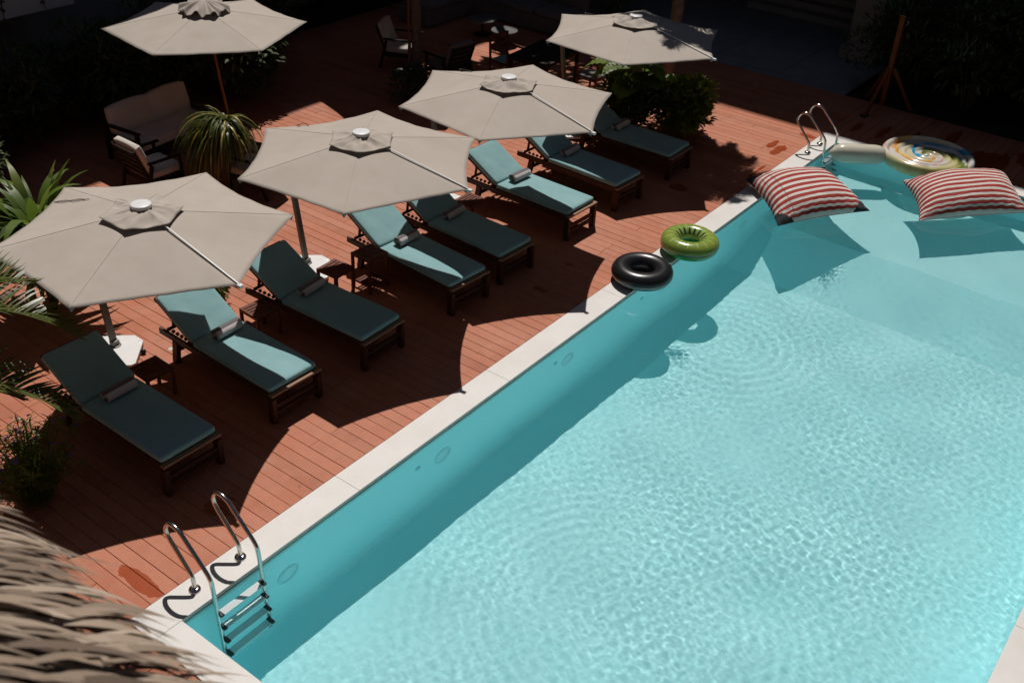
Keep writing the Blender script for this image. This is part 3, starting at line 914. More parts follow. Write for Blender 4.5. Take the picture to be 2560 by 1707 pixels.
# ------------------------------------------------------------------ sunbeds
def make_bed():
    t = empty('sunbed', (0, 0, 0))
    zt = .383
    for sx in (-1, 1):
        m = MB(); m.box((sx * .318, .275, zt - .045), (.034, 1.93, .075))
        # toothed rack behind the hinge
        for k in range(5): m.box((sx * .288, .80 + k * .075, zt + .012), (.032, .036, .03), rx=.5)
        m.build('side_rail', M_teak, t, bevel=.004)
    for (x, y, lean) in ((-.315, -.665, 0), (.315, -.665, 0), (-.315, .95, .06), (.315, .95, .06)):
        m = MB(); m.bar((x, y + lean, 0), (x, y, zt - .07), .058, .085, up=(0, 1, 0)); m.build('leg', M_teak, t, bevel=.005)
    for y, z in ((-.665, .19), (-.665, .105), (.95, .20), (.63, zt - .055)):
        m = MB(); m.box((0, y, z), (.58, .030, .055)); m.build('cross_rail', M_teak, t, bevel=.004)
    m = MB(); m.box((0, -.683, zt - .016), (.69, .060, .024)); m.build('foot_board', M_teaklt, t, bevel=.004)
    m = MB()
    for k in range(12): m.box((0, -.62 + k * .108, zt - .022), (.62, .07, .018))
    m.build('slat_base', M_teak, t)
    # backrest frame on its hinge at y=.645
    ang = radians(29)
    d = Vector((0, cos(ang), sin(ang))); nrm = Vector((0, -sin(ang), cos(ang)))
    h = Vector((0, .65, zt - .005))
    m = MB()
    for sx in (-1, 1): m.bar(h + Vector((sx * .285, 0, 0)), h + d * .70 + Vector((sx * .285, 0, 0)), .036, .045, up=nrm)
    for k in range(7): m.box(h + d * (.07 + k * .10) , (.55, .065, .018), rx=ang)
    m.box(h + d * .70, (.62, .05, .04), rx=ang)
    m.build('backrest_frame', M_teak, t, bevel=.003)
    m = MB()
    for sx in (-1, 1): m.bar(h + d * .50 + Vector((sx * .22, 0, -.02)), (sx * .22, 1.12, zt - .01), .026, .03)
    m.box((0, 1.12, zt - .0), (.60, .03, .028))
    m.build('prop', M_teak, t, bevel=.002)
    # cushions
    def cush(name, fr, Ld, crown=.010, wid=.655, th=.068, tail=0):
        m = MB()
        N1, N2 = 20, 26
        def se(a):  # rounded rectangle profile of the edge
            return a
        def top(u, v):
            x = (u - .5) * wid; y = v * Ld
            ex = 1 - abs(2 * u - 1); ey = 1 - abs(2 * v - 1)
            z = th + crown * min(1, ex * 3) * min(1, ey * 4) + .006 * noise.noise(Vector((u * 4, v * 5, Ld * 7))) * min(1, ex * 4) * min(1, ey * 4)
            cr = .05
            return x, y, z
        pts = {}
        vs = []; fs = []
        def corner(x, y):
            cr = .038; hx, hy = wid / 2, Ld / 2; cx, cy = x, y - hy
            ax, ay = abs(cx) - (hx - cr), abs(cy) - (hy - cr)
            if ax > 0 and ay > 0:
                l = sqrt(ax * ax + ay * ay); mx = max(ax, ay)
                k = mx / l
                cx = math.copysign(hx - cr + ax * k, cx); cy = math.copysign(hy - cr + ay * k, cy)
            return cx, cy + hy
        us = [0, .012, .03, .07] + [.07 + .86 * k / 10 for k in range(1, 10)] + [.93, .97, .988, 1]
        vs_ = [0, .010, .025, .06] + [.06 + .88 * k / 16 for k in range(1, 16)] + [.94, .975, .99, 1]
        def gz(u): e = min(u, 1 - u); return min(1, e / .03)
        for lay in (0, 1):
            for v in vs_:
                for u in us:
                    x, y, z = top(u, v); x, y = corner(x, y)
                    k = sqrt(max(0, 1 - (1 - min(gz(u), gz(v))) ** 2))
                    zz = (z - .018 * (1 - k)) if lay == 0 else .018 * (1 - k)
                    vs.append(fr(x, y, zz))
        nu, nv = len(us), len(vs_); B = nu * nv
        for j in range(nv - 1):
            for i in range(nu - 1):
                a = j * nu + i
                fs.append((a, a + 1, a + nu + 1, a + nu)); fs.append((B + a, B + a + nu, B + a + nu + 1, B + a + 1))
        edge = [(i, 0) for i in range(nu)] + [(nu - 1, j) for j in range(1, nv)] + [(i, nv - 1) for i in range(nu - 2, -1, -1)] + [(0, j) for j in range(nv - 2, 0, -1)]
        ids = [j * nu + i for i, j in edge]
        for k in range(len(ids)):
            a, b = ids[k], ids[(k + 1) % len(ids)]
            fs.append((a, B + a, B + b, b))
        m.add(vs, fs, smooth=True)
        return m.build(name, M_mattress, t)
    cush('mattress', lambda x, y, z: (x, y - .66, zt + z - .004), 1.30)
    o_ = Vector((0, .652, zt + .006))
    bk = cush('back_cushion', lambda x, y, z: tuple(o_ + Vector((x, 0, 0)) + d * (y + .005) + nrm * (z + .018)), .675)
    m = MB()
    for sx in (-.12, .12): m.tube([(sx, .655, zt + .03), (sx + .01, .66, zt + .06)], .004, 6)
    return t
bed = make_bed()
LB = ['teal sunbed wholly in parasol shade, nearest the purple flowering shrub',
      'teal sunbed with a sunlit striped towel, under the nearest parasol',
      'teal sunbed shaded but for its head end, beside a white base plate and stool',
      'teal sunbed behind the tall slatted stool, split lengthwise by sun and shade',
      'teal sunbed in full shade right next to the half sunlit one',
      'teal sunbed almost fully sunlit, its bare foot board bright in the sun',
      'teal sunbed in shade between the sunlit one and the last one by the bushes',
      'teal sunbed farthest along the row, next to the bushes']
BD = [(1.235, 2.03, -.3), (2.665, 2.10, -1.5), (3.95, 2.07, 1.6), (5.575, 2.06, -4.0), (6.56, 2.08, -2.6), (8.14, 2.13, -1.5), (9.40, 2.11, -3.0), (10.86, 2.09, .5)]
TL = ['rolled grey striped towel in shade on the sunbed nearest the purple flowering shrub',
      'rolled pale striped towel in full sun on the sunbed under the nearest parasol',
      'rolled grey striped towel in shade on the sunbed beside the white base plate',
      'rolled striped towel half in sun on the sunbed behind the tall slatted stool',
      'rolled grey striped towel in shade on the sunbed next to the half sunlit one',
      'rolled pale striped towel in sun on the almost fully sunlit sunbed',
      'rolled grey striped towel on the second last sunbed before the bushes',
      'rolled mauve grey striped towel on the last sunbed next to the bushes']
def make_towel():
    m = MB(); n = 96; Lh = .175
    def fn(u, v):
        a = 2 * pi * 2.6 * v; r = .066 - .047 * (1 - v)
        r *= 1 + .02 * noise.noise(Vector((u * 5, v * 9, 0)))
        x = (u - .5) * 2 * Lh * (1 - .02 * sin(5 * v))
        return Vector((x, r * cos(a) * 1.12, .058 + r * sin(a) * .88))
    m.grid(fn, 14, n)
    o = m.build('rolled_towel', M_towel, None, solid=.009)
    return o
towel = make_towel()
for i, ((x, y, a), lb, tl) in enumerate(zip(BD, LB, TL)):
    b = bed if i == 0 else copy_tree(bed)
    b.location = (x, y, 0); b.rotation_euler = (0, 0, radians(a)); tag(b, lb, 'sunbed', 'teal sunbeds in a row along the pool')
    w = towel if i == 0 else copy_tree(towel)
    v = Matrix.Rotation(radians(a), 3, 'Z') @ Vector((.035, .485, 0))
    w.location = (x + v.x, y + v.y, .458); w.rotation_euler = (0, 0, radians(a + [2, 3, 5, 2, 6, -2, 4, 0][i]))
    tag(w, tl, 'towel', 'rolled towels on the sunbeds')

# ------------------------------------------------------------------ slatted stools
def make_stool(h, low):
    t = empty('slatted_stool', (0, 0, 0)); w = .165
    m = MB()
    for k in range(6): m.box((0, -.130 + k * .052, h - .009), (.285, .036, .018))
    for k in range(6): pass
    m.build('slatted_top', M_table, t, bevel=.002)
    m = MB()
    for s in (-1, 1):
        m.box((s * .153, 0, h - .022), (.026, .335, .044)); m.box((0, s * .155, h - .024), (.28, .024, .040))
    m.build('apron', M_table, t, bevel=.002)
    for sx in (-1, 1):
        for sy in (-1, 1):
            m = MB(); m.box((sx * .150, sy * .152, (h - .03) / 2), (.034, .034, h - .03)); m.build('leg', M_table, t, bevel=.003)
    if low:
        m = MB()
        for k in range(6): m.box((0, -.115 + k * .046, .095), (.27, .030, .014))
        for s in (-1, 1): m.box((s * .125, 0, .080), (.024, .29, .018))
        m.build('lower_shelf', M_table, t)
    return t
s0 = make_stool(.36, False)
for i, (x, y, a, lb) in enumerate([(1.84, 2.79, -3, 'low dark slatted stool beside the nearest shaded sunbed, by the white parasol base'),
                                   (3.40, 2.84, -3, 'low dark slatted stool half in sun between the sunlit sunbed and the wholly shaded one'),
                                   (4.67, 2.87, 3, 'low dark slatted stool on the white parasol base, next to the taller stool'),
                                   (7.33, 2.84, 0, 'low slatted stool mostly hidden behind the second parasol')]):
    b = s0 if i == 0 else copy_tree(s0)
    b.location = (x, y, 0.0 if i != 2 else 0.0); b.rotation_euler.z = radians(a); tag(b, lb, 'stool', 'low slatted stools between the sunbeds')
s1 = make_stool(.50, True); s1.location = (5.065, 2.65, 0); s1.rotation_euler.z = radians(-2)
tag(s1, 'tall dark slatted stool with a lower shelf, in front of the half sunlit sunbed', 'stool')

# ------------------------------------------------------------------ lounge furniture under the back parasols
def cushion_mb(m, c, d, rx=0, rz=0, puff=.02):
    """pillowy block"""
    R = Euler((rx, 0, rz)).to_matrix(); c = Vector(c); n = 10
    for (ax, sg) in ((0, 1), (0, -1), (1, 1), (1, -1), (2, 1), (2, -1)):
        a1, a2 = (ax + 1) % 3, (ax + 2) % 3
        def fn(u, v):
            q = [0, 0, 0]; q[ax] = sg; q[a1] = 2 * u - 1; q[a2] = (2 * v - 1) * sg
            p = Vector([math.copysign(abs(k) ** .9, k) for k in q])
            r = .12
            # rounded box
            s_ = Vector([p[k] * d[k] / 2 for k in range(3)]); inner = Vector([max(-d[k] / 2 + .03, min(d[k] / 2 - .03, s_[k])) for k in range(3)])
            dd = s_ - inner
            if dd.length > 1e-6: s_ = inner + dd.normalized() * min(.03, dd.length)
            e = (1 - p[a1] ** 2) * (1 - p[a2] ** 2)
            s_[ax] += sg * puff * e
            return c + R @ s_
        m.grid(fn, n, n)
def armchair(label, loc, rz, fab, wood_m, wid=.64):
    t = empty('armchair', loc, radians(rz)); tag(t, label, 'armchair', 'wooden armchairs with cushions')
    for sx in (-1, 1):
        m = MB(); m.bar((sx * wid / 2, -.27, 0), (sx * wid / 2, -.25, .56), .045, .04, up=(0, 1, 0)); m.build('leg', wood_m, t, bevel=.005)
        m = MB(); m.bar((sx * wid / 2, .36, 0), (sx * wid / 2, .22, .54), .045, .045, up=(0, 1, 0)); m.build('leg', wood_m, t, bevel=.005)
        m = MB(); m.box((sx * wid / 2, -.03, .575), (.065, .62, .028)); m.build('armrest', wood_m, t, bevel=.010)
    m = MB()
    for sx in (-1, 1): m.box((sx * wid / 2, 0, .27), (.03, .55, .06))
    m.box((0, -.25, .27), (wid, .03, .06)); m.box((0, .24, .25), (wid, .03, .06))
    for k in range(6): m.box((0, -.2 + k * .085, .295), (wid - .04, .06, .016))
    m.build('seat_frame', wood_m, t, bevel=.004)
    m = MB(); a = radians(-20)
    for sx in (-1, 1): m.bar((sx * (wid / 2 - .06), .24, .28), (sx * (wid / 2 - .06), .44, .80), .035, .03, up=(0, 1, 0))
    for k in range(5): m.box((0, .285 + k * .036 + .01, .38 + k * .095), (wid - .12, .018, .055), rx=a)
    m.build('back_frame', wood_m, t, bevel=.003)
    m = MB(); cushion_mb(m, (0, -.02, .365), (wid - .07, .56, .12)); m.build('seat_cushion', fab, t)
    m = MB(); cushion_mb(m, (0, .285, .62), (wid - .08, .11, .50), rx=a); m.build('back_cushion', fab, t)
    return t
armchair('beige cushioned armchair seen from behind, between the sofa and the grassy palm', (5.02, 6.98, 0), 88, M_cushion, M_frame)
armchair('dark armed chair half hidden between the palm trunk and the second parasol', (6.03, 5.90, 0), 196, M_cushion, M_frame)
armchair('beige armchair with a sunlit seat, left of the wooden parasol pole', (11.66, 8.10, 0), 26, M_cushion, M_frame, .62)
armchair('grey armchair with a sunlit top edge, turned away from the pool', (11.52, 6.80, 0), 172, M_greyfab, M_frame)

t = empty('sofa', (6.06, 8.12, 0), radians(6)); tag(t, 'two seat sofa with beige cushions and slatted dark arms, in deep shade', 'sofa')
m = MB()
m.box((0, 0, .22), (1.62, .70, .05)); m.box((0, -.34, .2), (1.62, .03, .10)); m.box((0, .34, .2), (1.62, .03, .10)); m.build('seat_frame', M_frame, t, bevel=.004)
for sx in (-1, 1):
    m = MB(); m.box((sx * .81, -.0, .575), (.07, .78, .032))
    for z in (.18, .30, .42): m.box((sx * .81, 0, z), (.024, .70, .055))
    m.build('arm', M_frame, t, bevel=.005)
    for y in (-.34, .34):
        m = MB(); m.box((sx * .81, y, .28), (.06, .055, .56)); m.build('leg', M_frame, t, bevel=.004)
m = MB()
for k in range(4): m.box((0, .36 + k * .03, .36 + k * .10), (1.56, .02, .05), rx=radians(-14))
m.build('back_frame', M_frame, t)
for sx in (-1, 1):
    m = MB(); cushion_mb(m, (sx * .385, -.03, .325), (.765, .62, .15)); m.build('seat_cushion', M_cushion, t)
    m = MB(); cushion_mb(m, (sx * .385, .27, .60), (.765, .15, .46), rx=radians(-14), puff=.03); m.build('back_cushion', M_cushion, t)

def dining_chair(label, loc, rz, wood_m, seatm):
    t = empty('wooden_chair', loc, radians(rz)); tag(t, label, 'chair', 'red brown chairs at the dark table')
    for sx in (-1, 1):
        m = MB(); m.box((sx * .235, -.21, .32), (.035, .035, .64)); m.build('leg', wood_m, t, bevel=.003)
        m = MB(); m.bar((sx * .235, .22, 0), (sx * .235, .26, .88), .035, .035, up=(0, 1, 0)); m.build('leg', wood_m, t, bevel=.003)
        m = MB(); m.box((sx * .235, 0, .645), (.05, .50, .022)); m.build('armrest', wood_m, t, bevel=.004)
    m = MB(); m.box((0, 0, .41), (.47, .44, .03)); m.build('seat_frame', wood_m, t, bevel=.003)
    m = MB()
    for z in (.86, .78, .69): m.box((0, .255, z), (.44, .018, .055))
    for k in range(9): m.box((-.18 + k * .045, .25, .62), (.014, .012, .16))
    m.build('backrest', wood_m, t, bevel=.002)
    m = MB(); cushion_mb(m, (0, -.01, .445), (.43, .42, .045), puff=.006); m.build('seat_pad', seatm, t)
    return t
dining_chair('red brown wooden chair with a teal seat pad, its back rail catching light', (12.32, 6.0, 0), -6, M_table, M_mattress)
dining_chair('dark wooden chair in front of the post of the half shaded parasol', (12.75, 4.35, 0), 178, M_table, M_greyfab)
t = empty('dining_table', (12.45, 5.25, 0), radians(4)); tag(t, 'dark wooden table between the red brown chairs', 'table')
m = MB()
for k in range(8): m.box((0, -.385 + k * .11, .715), (1.25, .10, .026))
m.build('table_top', M_frame, t, bevel=.003)
m = MB()
for s in (-1, 1): m.box((0, s * .38, .675), (1.15, .03, .06)); m.box((s * .56, 0, .675), (.03, .76, .06))
m.build('apron', M_frame, t)
for sx in (-1, 1):
    for sy in (-1, 1):
        m = MB(); m.box((sx * .56, sy * .38, .35), (.06, .06, .70)); m.build('leg', M_frame, t, bevel=.004)

# far corner sofa and round tables, in deep shade
t = empty('corner_sofa', (15.2, 8.4, 0)); tag(t, 'long dim grey corner sofa at the back of the deck', 'sofa')
m = MB(); m.box((.45, -.35, .19), (.85, 2.9, .32)); m.box((-.55, 1.25, .19), (1.9, .85, .32)); m.build('base', M_greyfab, t, bevel=.03)
for k in range(3): 
    m = MB(); cushion_mb(m, (.42, -1.30 + k * .92, .41), (.78, .88, .13)); m.build('seat_cushion', M_greyfab, t)
    m = MB(); cushion_mb(m, (.80, -1.30 + k * .92, .64), (.16, .86, .42)); m.build('back_cushion', M_greyfab, t)
for k in range(2):
    m = MB(); cushion_mb(m, (-.98 + k * .9, 1.22, .41), (.86, .78, .13)); m.build('seat_cushion', M_greyfab, t)
    m = MB(); cushion_mb(m, (-.98 + k * .9, 1.60, .64), (.84, .16, .42)); m.build('back_cushion', M_greyfab, t)
def round_table(x, y, r, h, lb):
    t = empty('round_table', (x, y, 0)); tag(t, lb, 'table', 'low round tables by the corner sofa')
    m = MB(); m.lathe([(0, h), (r - .01, h), (r, h - .01), (r, h - .03), (0, h - .03)], 40); m.build('table_top', vary_grey, t)
    m = MB(); m.lathe([(.03, h - .03), (.03, .03), (r * .6, .02), (r * .6, 0), (0, 0)], 28); m.build('pedestal', M_blackpl, t)
round_table(14.25, 8.15, .32, .36, 'dim low round table nearer the grey corner sofa corner')
round_table(14.10, 7.45, .28, .30, 'dim low round table nearer the pool')

# wooden post on splayed feet with a hook
t = empty('wooden_post', (16.07, .01, 0)); tag(t, 'orange brown wooden post on three splayed legs, in front of the dark hedge', 'post')
m = MB(); m.bar((0, 0, .10), (0, 0, 1.76), .10, .085, up=(0, 1, 0)); m.build('shaft', M_postwood, t, bevel=.006)
for a in (170, 300, 50):
    d = Vector((cos(radians(a)), sin(radians(a)), 0))
    m = MB(); m.bar(d * .05 + Vector((0, 0, .80)), d * .55 + Vector((0, 0, .02)), .055, .06); m.build('brace', M_postwood, t, bevel=.004)
    m = MB(); m.box(d * .57 + Vector((0, 0, .02)), (.16, .10, .04), rz=radians(a)); m.build('foot', M_blackpl, t, bevel=.01)
m = MB(); m.tube(smooth_path([(.055, -.03, 1.66), (.12, -.06, 1.66), (.13, -.07, 1.60), (.10, -.05, 1.56), (.08, -.04, 1.58)], 4), .007, 8); m.build('hook', M_steel, t)
m = MB(); m.box((0, 0, 1.768), (.092, .10, .012)); m.build('top_cap', M_steel, t)

# small things on the deck
def flatring(label, loc, s, rz):
    m = MB()
    for (a, b) in (((-1, -1), (1, -1)), ((1, -1), (1, 1)), ((1, 1), (-1, 1)), ((-1, 1), (-1, -1))):
        m.bar((a[0] * s, a[1] * s, .0), (b[0] * s, b[1] * s, .0), .005, .0035)
    m.lathe([(s * .52, .001), (s * .60, .0018), (s * .68, .001)], 28)
    o = m.build('deck_hatch', M_hatch, None, loc=loc, rot=(0, 0, radians(rz)))
    tag(o, label, 'hatch'); return o
M_hatch = mat('pale_hatch_edge', (.50, .27, .18), .5)
flatring('small square hatch outline with a ring in the boards near the close ladder', (.99, .72, .0035), .058, 10)
flatring('small square hatch outline in the boards halfway along the pool edge', (5.95, 1.0, .0035), .06, 6)
m = MB(); m.lathe([(0, .004), (.03, .004), (.036, .0015)], 20)
tag(m.build('floor_disc', M_cushion, None, loc=(2.50, 3.38, 0)), 'tiny pale round disc on the boards beside the first stool', 'disc')

# ------------------------------------------------------------------ plants
def blade(m, base, d, up, Ln, w, droop, n=5, tone=.5, tip=.15, fold=0.0, taper=1.0, belly=.45):
    """a bent leaf: starts at base towards d, falls by droop*L; width peaks at belly"""
    base = Vector(base); d = Vector(d).normalized()
    side = d.cross(Vector(up))
    if side.length < .05: side = d.cross(Vector((1, .2, 0)))
    side.normalize(); p = base.copy(); vs = []; fs = []; st = Ln / n; dd = d.copy()
    for i in range(n + 1):
        t = i / n
        ww = w * (max(.0, sin(pi * min(1, (t * (1 - .12) + .12)) ** (.7 if belly < .5 else 1.4))) ** taper)
        if i == n: ww = w * .03
        nr = side.cross(dd).normalized()
        vs += [p - side * ww * .5 + nr * fold * ww, p + side * ww * .5 + nr * fold * ww]
        if fold: pass
        p = p + dd * st
        dd = (dd + Vector((0, 0, -droop / n))).normalized()
    for i in range(n): fs.append((2 * i, 2 * i + 1, 2 * i + 3, 2 * i + 2))
    m.add(vs, fs, tone, True)
    return p
def frond(m, base, d, Ln, droop, nl=26, ll=.35, lw=.026, tone=.5, rs=rnd, vee=.5, ldroop=.8):
    """feather palm leaf: rachis plus leaflets"""
    p = Vector(base); dd = Vector(d).normalized(); n = 16; st = Ln / n; path = [p.copy()]; dirs = [dd.copy()]
    for i in range(n):
        p = p + dd * st; dd = (dd + Vector((0, 0, -droop / n))).normalized(); path.append(p.copy()); dirs.append(dd.copy())
    m.tube(path, [.010 * (1 - .75 * i / n) + .002 for i in range(n + 1)], 5, tone=tone)
    for k in range(nl):
        t = .14 + .86 * (k + rs.uniform(-.2, .2)) / nl; i = min(n - 1, int(t * n)); f = t * n - i
        q = path[i].lerp(path[i + 1], f); a = dirs[i]
        sd = a.cross(Vector((0, 0, 1)))
        if sd.length < .1: sd = a.cross(Vector((1, 0, 0)))
        sd.normalize(); up = sd.cross(a)
        L_ = ll * (sin(pi * min(1, .25 + .72 * t)) ** .8 + .12) * rs.uniform(.85, 1.1)
        for s_ in (-1, 1):
            v = sd * s_ * (1 - .35 * t) + a * (.45 + .7 * t) + up * vee * rs.uniform(.5, 1)
            blade(m, q, v, up, L_, lw * rs.uniform(.8, 1.15), ldroop * rs.uniform(.7, 1.3), 4, min(1, max(0, tone + rs.uniform(-.2, .2))), belly=.4)
def shrub_mesh(seed, rad, h, nleaf, leafL, leafW, lobes=7, droop=.6, hole=.0, nb=3):
    rs = random.Random(seed); m = MB()
    lb = [(Vector((rs.uniform(-.55, .55) * rad, rs.uniform(-.55, .55) * rad, h * rs.uniform(.35, .78))), rad * rs.uniform(.42, .72)) for _ in range(lobes)]
    lb.append((Vector((0, 0, h * .45)), rad * .8))
    for k in range(nleaf):
        c, r = rs.choice(lb)
        v = Vector((rs.gauss(0, 1), rs.gauss(0, 1), rs.gauss(.15, 1))).normalized()
        q = c + Vector((v.x * r, v.y * r, v.z * r * .8)) * (rs.uniform(.35, 1.08) ** .5)
        if q.z < .02: q.z = rs.uniform(.02, .3)
        if q.z > h: q.z = h - rs.uniform(0, .1)
        dn = (v + Vector((rs.uniform(-.8, .8), rs.uniform(-.8, .8), rs.uniform(-.3, .9)))).normalized()
        blade(m, q, dn, (rs.uniform(-.4, .4), rs.uniform(-.4, .4), 1), leafL * rs.uniform(.6, 1.25), leafW * rs.uniform(.7, 1.2), droop * rs.uniform(.3, 1.6), nb, min(1, max(0, rs.gauss(.45, .25))))
    return m
def stems_mesh(seed, rad, h, n=9):
    rs = random.Random(seed); m = MB()
    for k in range(n):
        a = rs.uniform(0, 2 * pi); r = rad * rs.uniform(.15, .7)
        m.tube(smooth_path([(cos(a) * r * .15, sin(a) * r * .15, 0), (cos(a) * r * .5, sin(a) * r * .5, h * .4), (cos(a) * r, sin(a) * r, h * .8)], 3), [.016 - .0016 * j for j in range(7)], 5)
    return m

# dark hedge shrubs round the lounge and behind the far end of the pool
hg1 = empty('hedge_shrub', (0, 0, 0)); shrub_mesh(11, .95, 1.75, 2600, .16, .055, 10).build('foliage', M_dark, hg1); stems_mesh(1, .9, 1.6).build('stem', M_trunk, hg1)
hg2 = empty('hedge_shrub', (0, 0, 0)); shrub_mesh(12, 1.05, 2.5, 3400, .20, .05, 12).build('foliage', M_dark, hg2); stems_mesh(2, 1.0, 2.2).build('stem', M_trunk, hg2)
spots = []
for k, (x, y, s) in enumerate([(1.9, 9.6, .95), (3.3, 9.75, 1.0), (4.6, 9.9, .95), (5.9, 9.9, 1.05), (7.2, 9.7, 1.1), (8.35, 8.95, .95), (8.9, 9.95, 1.1), (.4, 9.2, .9), (2.6, 8.45, .75), (.9, 7.9, .75)]):
    spots.append((hg1, x, y, s, k))
for k, (x, y, s) in enumerate([(10.2, 11.4, 1.0), (11.9, 11.8, 1.0), (13.6, 11.9, 1.05), (15.4, 11.7, 1.0),
                               (17.3, .35, .80), (17.4, -1.2, 1.0), (17.5, -2.8, 1.1), (17.4, -4.5, 1.05), (17.5, -6.2, 1.1), (17.5, -8.0, 1.1),
                               (19.0, -.5, 1.25), (19.2, -2.2, 1.35), (19.3, -4.0, 1.4), (19.3, -6.0, 1.4), (19.3, -8.2, 1.4)]):
    spots.append((hg2, x, y, s, k))
ORD = ['first', 'second', 'third', 'fourth', 'fifth', 'sixth', 'seventh', 'eighth', 'ninth', 'tenth', 'eleventh']
seen = {}
hl = {0: 'dark leafy shrub in the shade at the left edge, below the white wall', 1: 'dark leafy shrub in shade behind the left arm of the sofa', 2: 'dark leafy shrub directly behind the sofa back',
      3: 'dark leafy shrub in shade behind the right end of the sofa', 4: 'dark leafy shrub in shade behind the frilled parasol', 5: 'dark leafy shrub right of the wooden pole of the frilled parasol',
      6: 'dark leafy shrub deep in shade at the right end of the sofa hedge', 7: 'dark leafy shrub lowest under the white wall, at the left edge', 8: 'low dark shrub in shade left of the sofa', 9: 'small dark shrub in shade above the paddle leaved plant'}
h2 = {0: 'tall dark hedge shrub at the top edge, above the sunlit seat armchair', 1: 'tall dark hedge shrub behind the left end of the corner sofa', 2: 'tall dark hedge shrub behind the middle of the corner sofa', 3: 'tall dark hedge shrub behind the right end of the corner sofa',
      4: 'dark hedge shrub spilling over the pale pillar foot', 5: 'dark hedge shrub right behind the wooden post', 6: 'dark hedge shrub right of the wooden post', 7: 'dark hedge shrub above the lollipop float', 8: 'dark hedge shrub near the right edge above the striped float', 9: 'dark hedge shrub at the right edge, lowest of the hedge',
      10: 'tall rear hedge shrub behind the pillar side of the hedge', 11: 'tall rear hedge shrub above the wooden post', 12: 'tall rear hedge shrub in the middle of the far hedge', 13: 'tall rear hedge shrub near the top right corner', 14: 'tall rear hedge shrub outermost at the right'}
first = {}
for (pr_, x, y, s, k) in spots:
    o = pr_ if pr_ not in first else copy_tree(pr_)
    first[pr_] = 1
    o.location = (x, y, -.05); o.rotation_euler.z = rnd.uniform(0, 6.28); o.scale = (s, s, s * rnd.uniform(.92, 1.08))
    tag(o, (hl if pr_ is hg1 else h2)[k], 'shrub', 'dark shrubs round the lounge' if pr_ is hg1 else 'dark hedge shrubs at the far side')

# bush and broad leaved plant behind the last sunbed
t = empty('flowering_bush', (12.38, 2.28, 0)); tag(t, 'rounded glossy green bush with a few yellow leaves, right of the last sunbed', 'bush')
shrub_mesh(31, .62, 1.15, 3600, .13, .066, 11, .7).build('foliage', M_leaf, t); stems_mesh(5, .45, .9).build('stem', M_trunk, t)
t = empty('flowering_bush', (11.75, 2.95, 0)); tag(t, 'dark leafy bush with small pale flecks, under the broad leaved plant', 'bush')
shrub_mesh(33, .66, .95, 2800, .13, .060, 10, .7).build('foliage', M_leaf, t); stems_mesh(6, .4, .7).build('stem', M_trunk, t)
t = empty('broad_leaved_plant', (12.0, 3.0, 0)); tag(t, 'tall plant with broad pleated green leaves below the half shaded parasol', 'plant')
rs = random.Random(4)
for k in range(16):
    a = 2 * pi * k / 16 + rs.uniform(-.3, .3); r = rs.uniform(.12, .46); hz = rs.uniform(.80, 1.28)
    m = MB(); b = Vector((0, 0, 0)); top = Vector((cos(a) * r, sin(a) * r, hz))
    m.tube(smooth_path([(0.04 * cos(a), .04 * sin(a), 0), (cos(a) * r * .5, sin(a) * r * .5, hz * .55), top], 4), .014, 6)
    st_ = m.build('stem', M_stem, t)
    m = MB(); d = Vector((cos(a) * .9, sin(a) * .9, rs.uniform(.15, .6))).normalized(); sd = d.cross(Vector((0, 0, 1))).normalized(); up = sd.cross(d)
    Lf, Wf = rs.uniform(.48, .70), rs.uniform(.34, .48); dr_ = rs.uniform(.6, 1.3)
    def lf(u, v):
        w = Wf * (sin(pi * v ** .75) ** .6) * .5; x = (2 * u - 1)
        ri = .012 * sin(v * 42) * abs(x)
        e = Lf * v; p = top + d * e * cos(dr_ * v * .5) + Vector((0, 0, -dr_ * .35 * e * v)) + sd * x * w + up * (.06 * x * x + ri - .09 * abs(x) * v)
        return p
    m.grid(lf, 8, 30, tone=rs.uniform(.2, .8)); m.build('leaf', M_big, t)

# grassy palm behind the second parasol
t = empty('grassy_palm', (5.75, 6.07, 0)); tag(t, 'small palm with long drooping yellow green strap leaves and a grey trunk', 'palm')
m = MB(); m.tube(smooth_path([(0, 0, 0), (.02, .02, .3), (-.03, .03, .7), (-.06, .0, 1.12)], 5), [.075 - .002 * k for k in range(16)], 12); m.build('trunk', M_trunk, t)
m = MB(); rs = random.Random(12)
for k in range(900):
    a = rs.gauss(radians(142), .55) if k % 5 > 1 else rs.uniform(0, 2 * pi)
    e = rs.uniform(.05, .95); d = Vector((cos(a) * cos(e), sin(a) * cos(e), sin(e)))
    q = Vector((-.06, 0, 1.02 + rs.uniform(-.10, .12))) + Vector((rs.uniform(-.05, .05), rs.uniform(-.05, .05), 0))
    dn = rs.uniform(.70, 1.30) if k % 5 > 1 else rs.uniform(.45, .95)
    blade(m, q, d, (0, 0, 1), dn, rs.uniform(.016, .030), rs.uniform(3.0, 6.5), 12, min(1, max(0, rs.gauss(.5, .25))), belly=.4)
m.build('crown', M_palm, t)

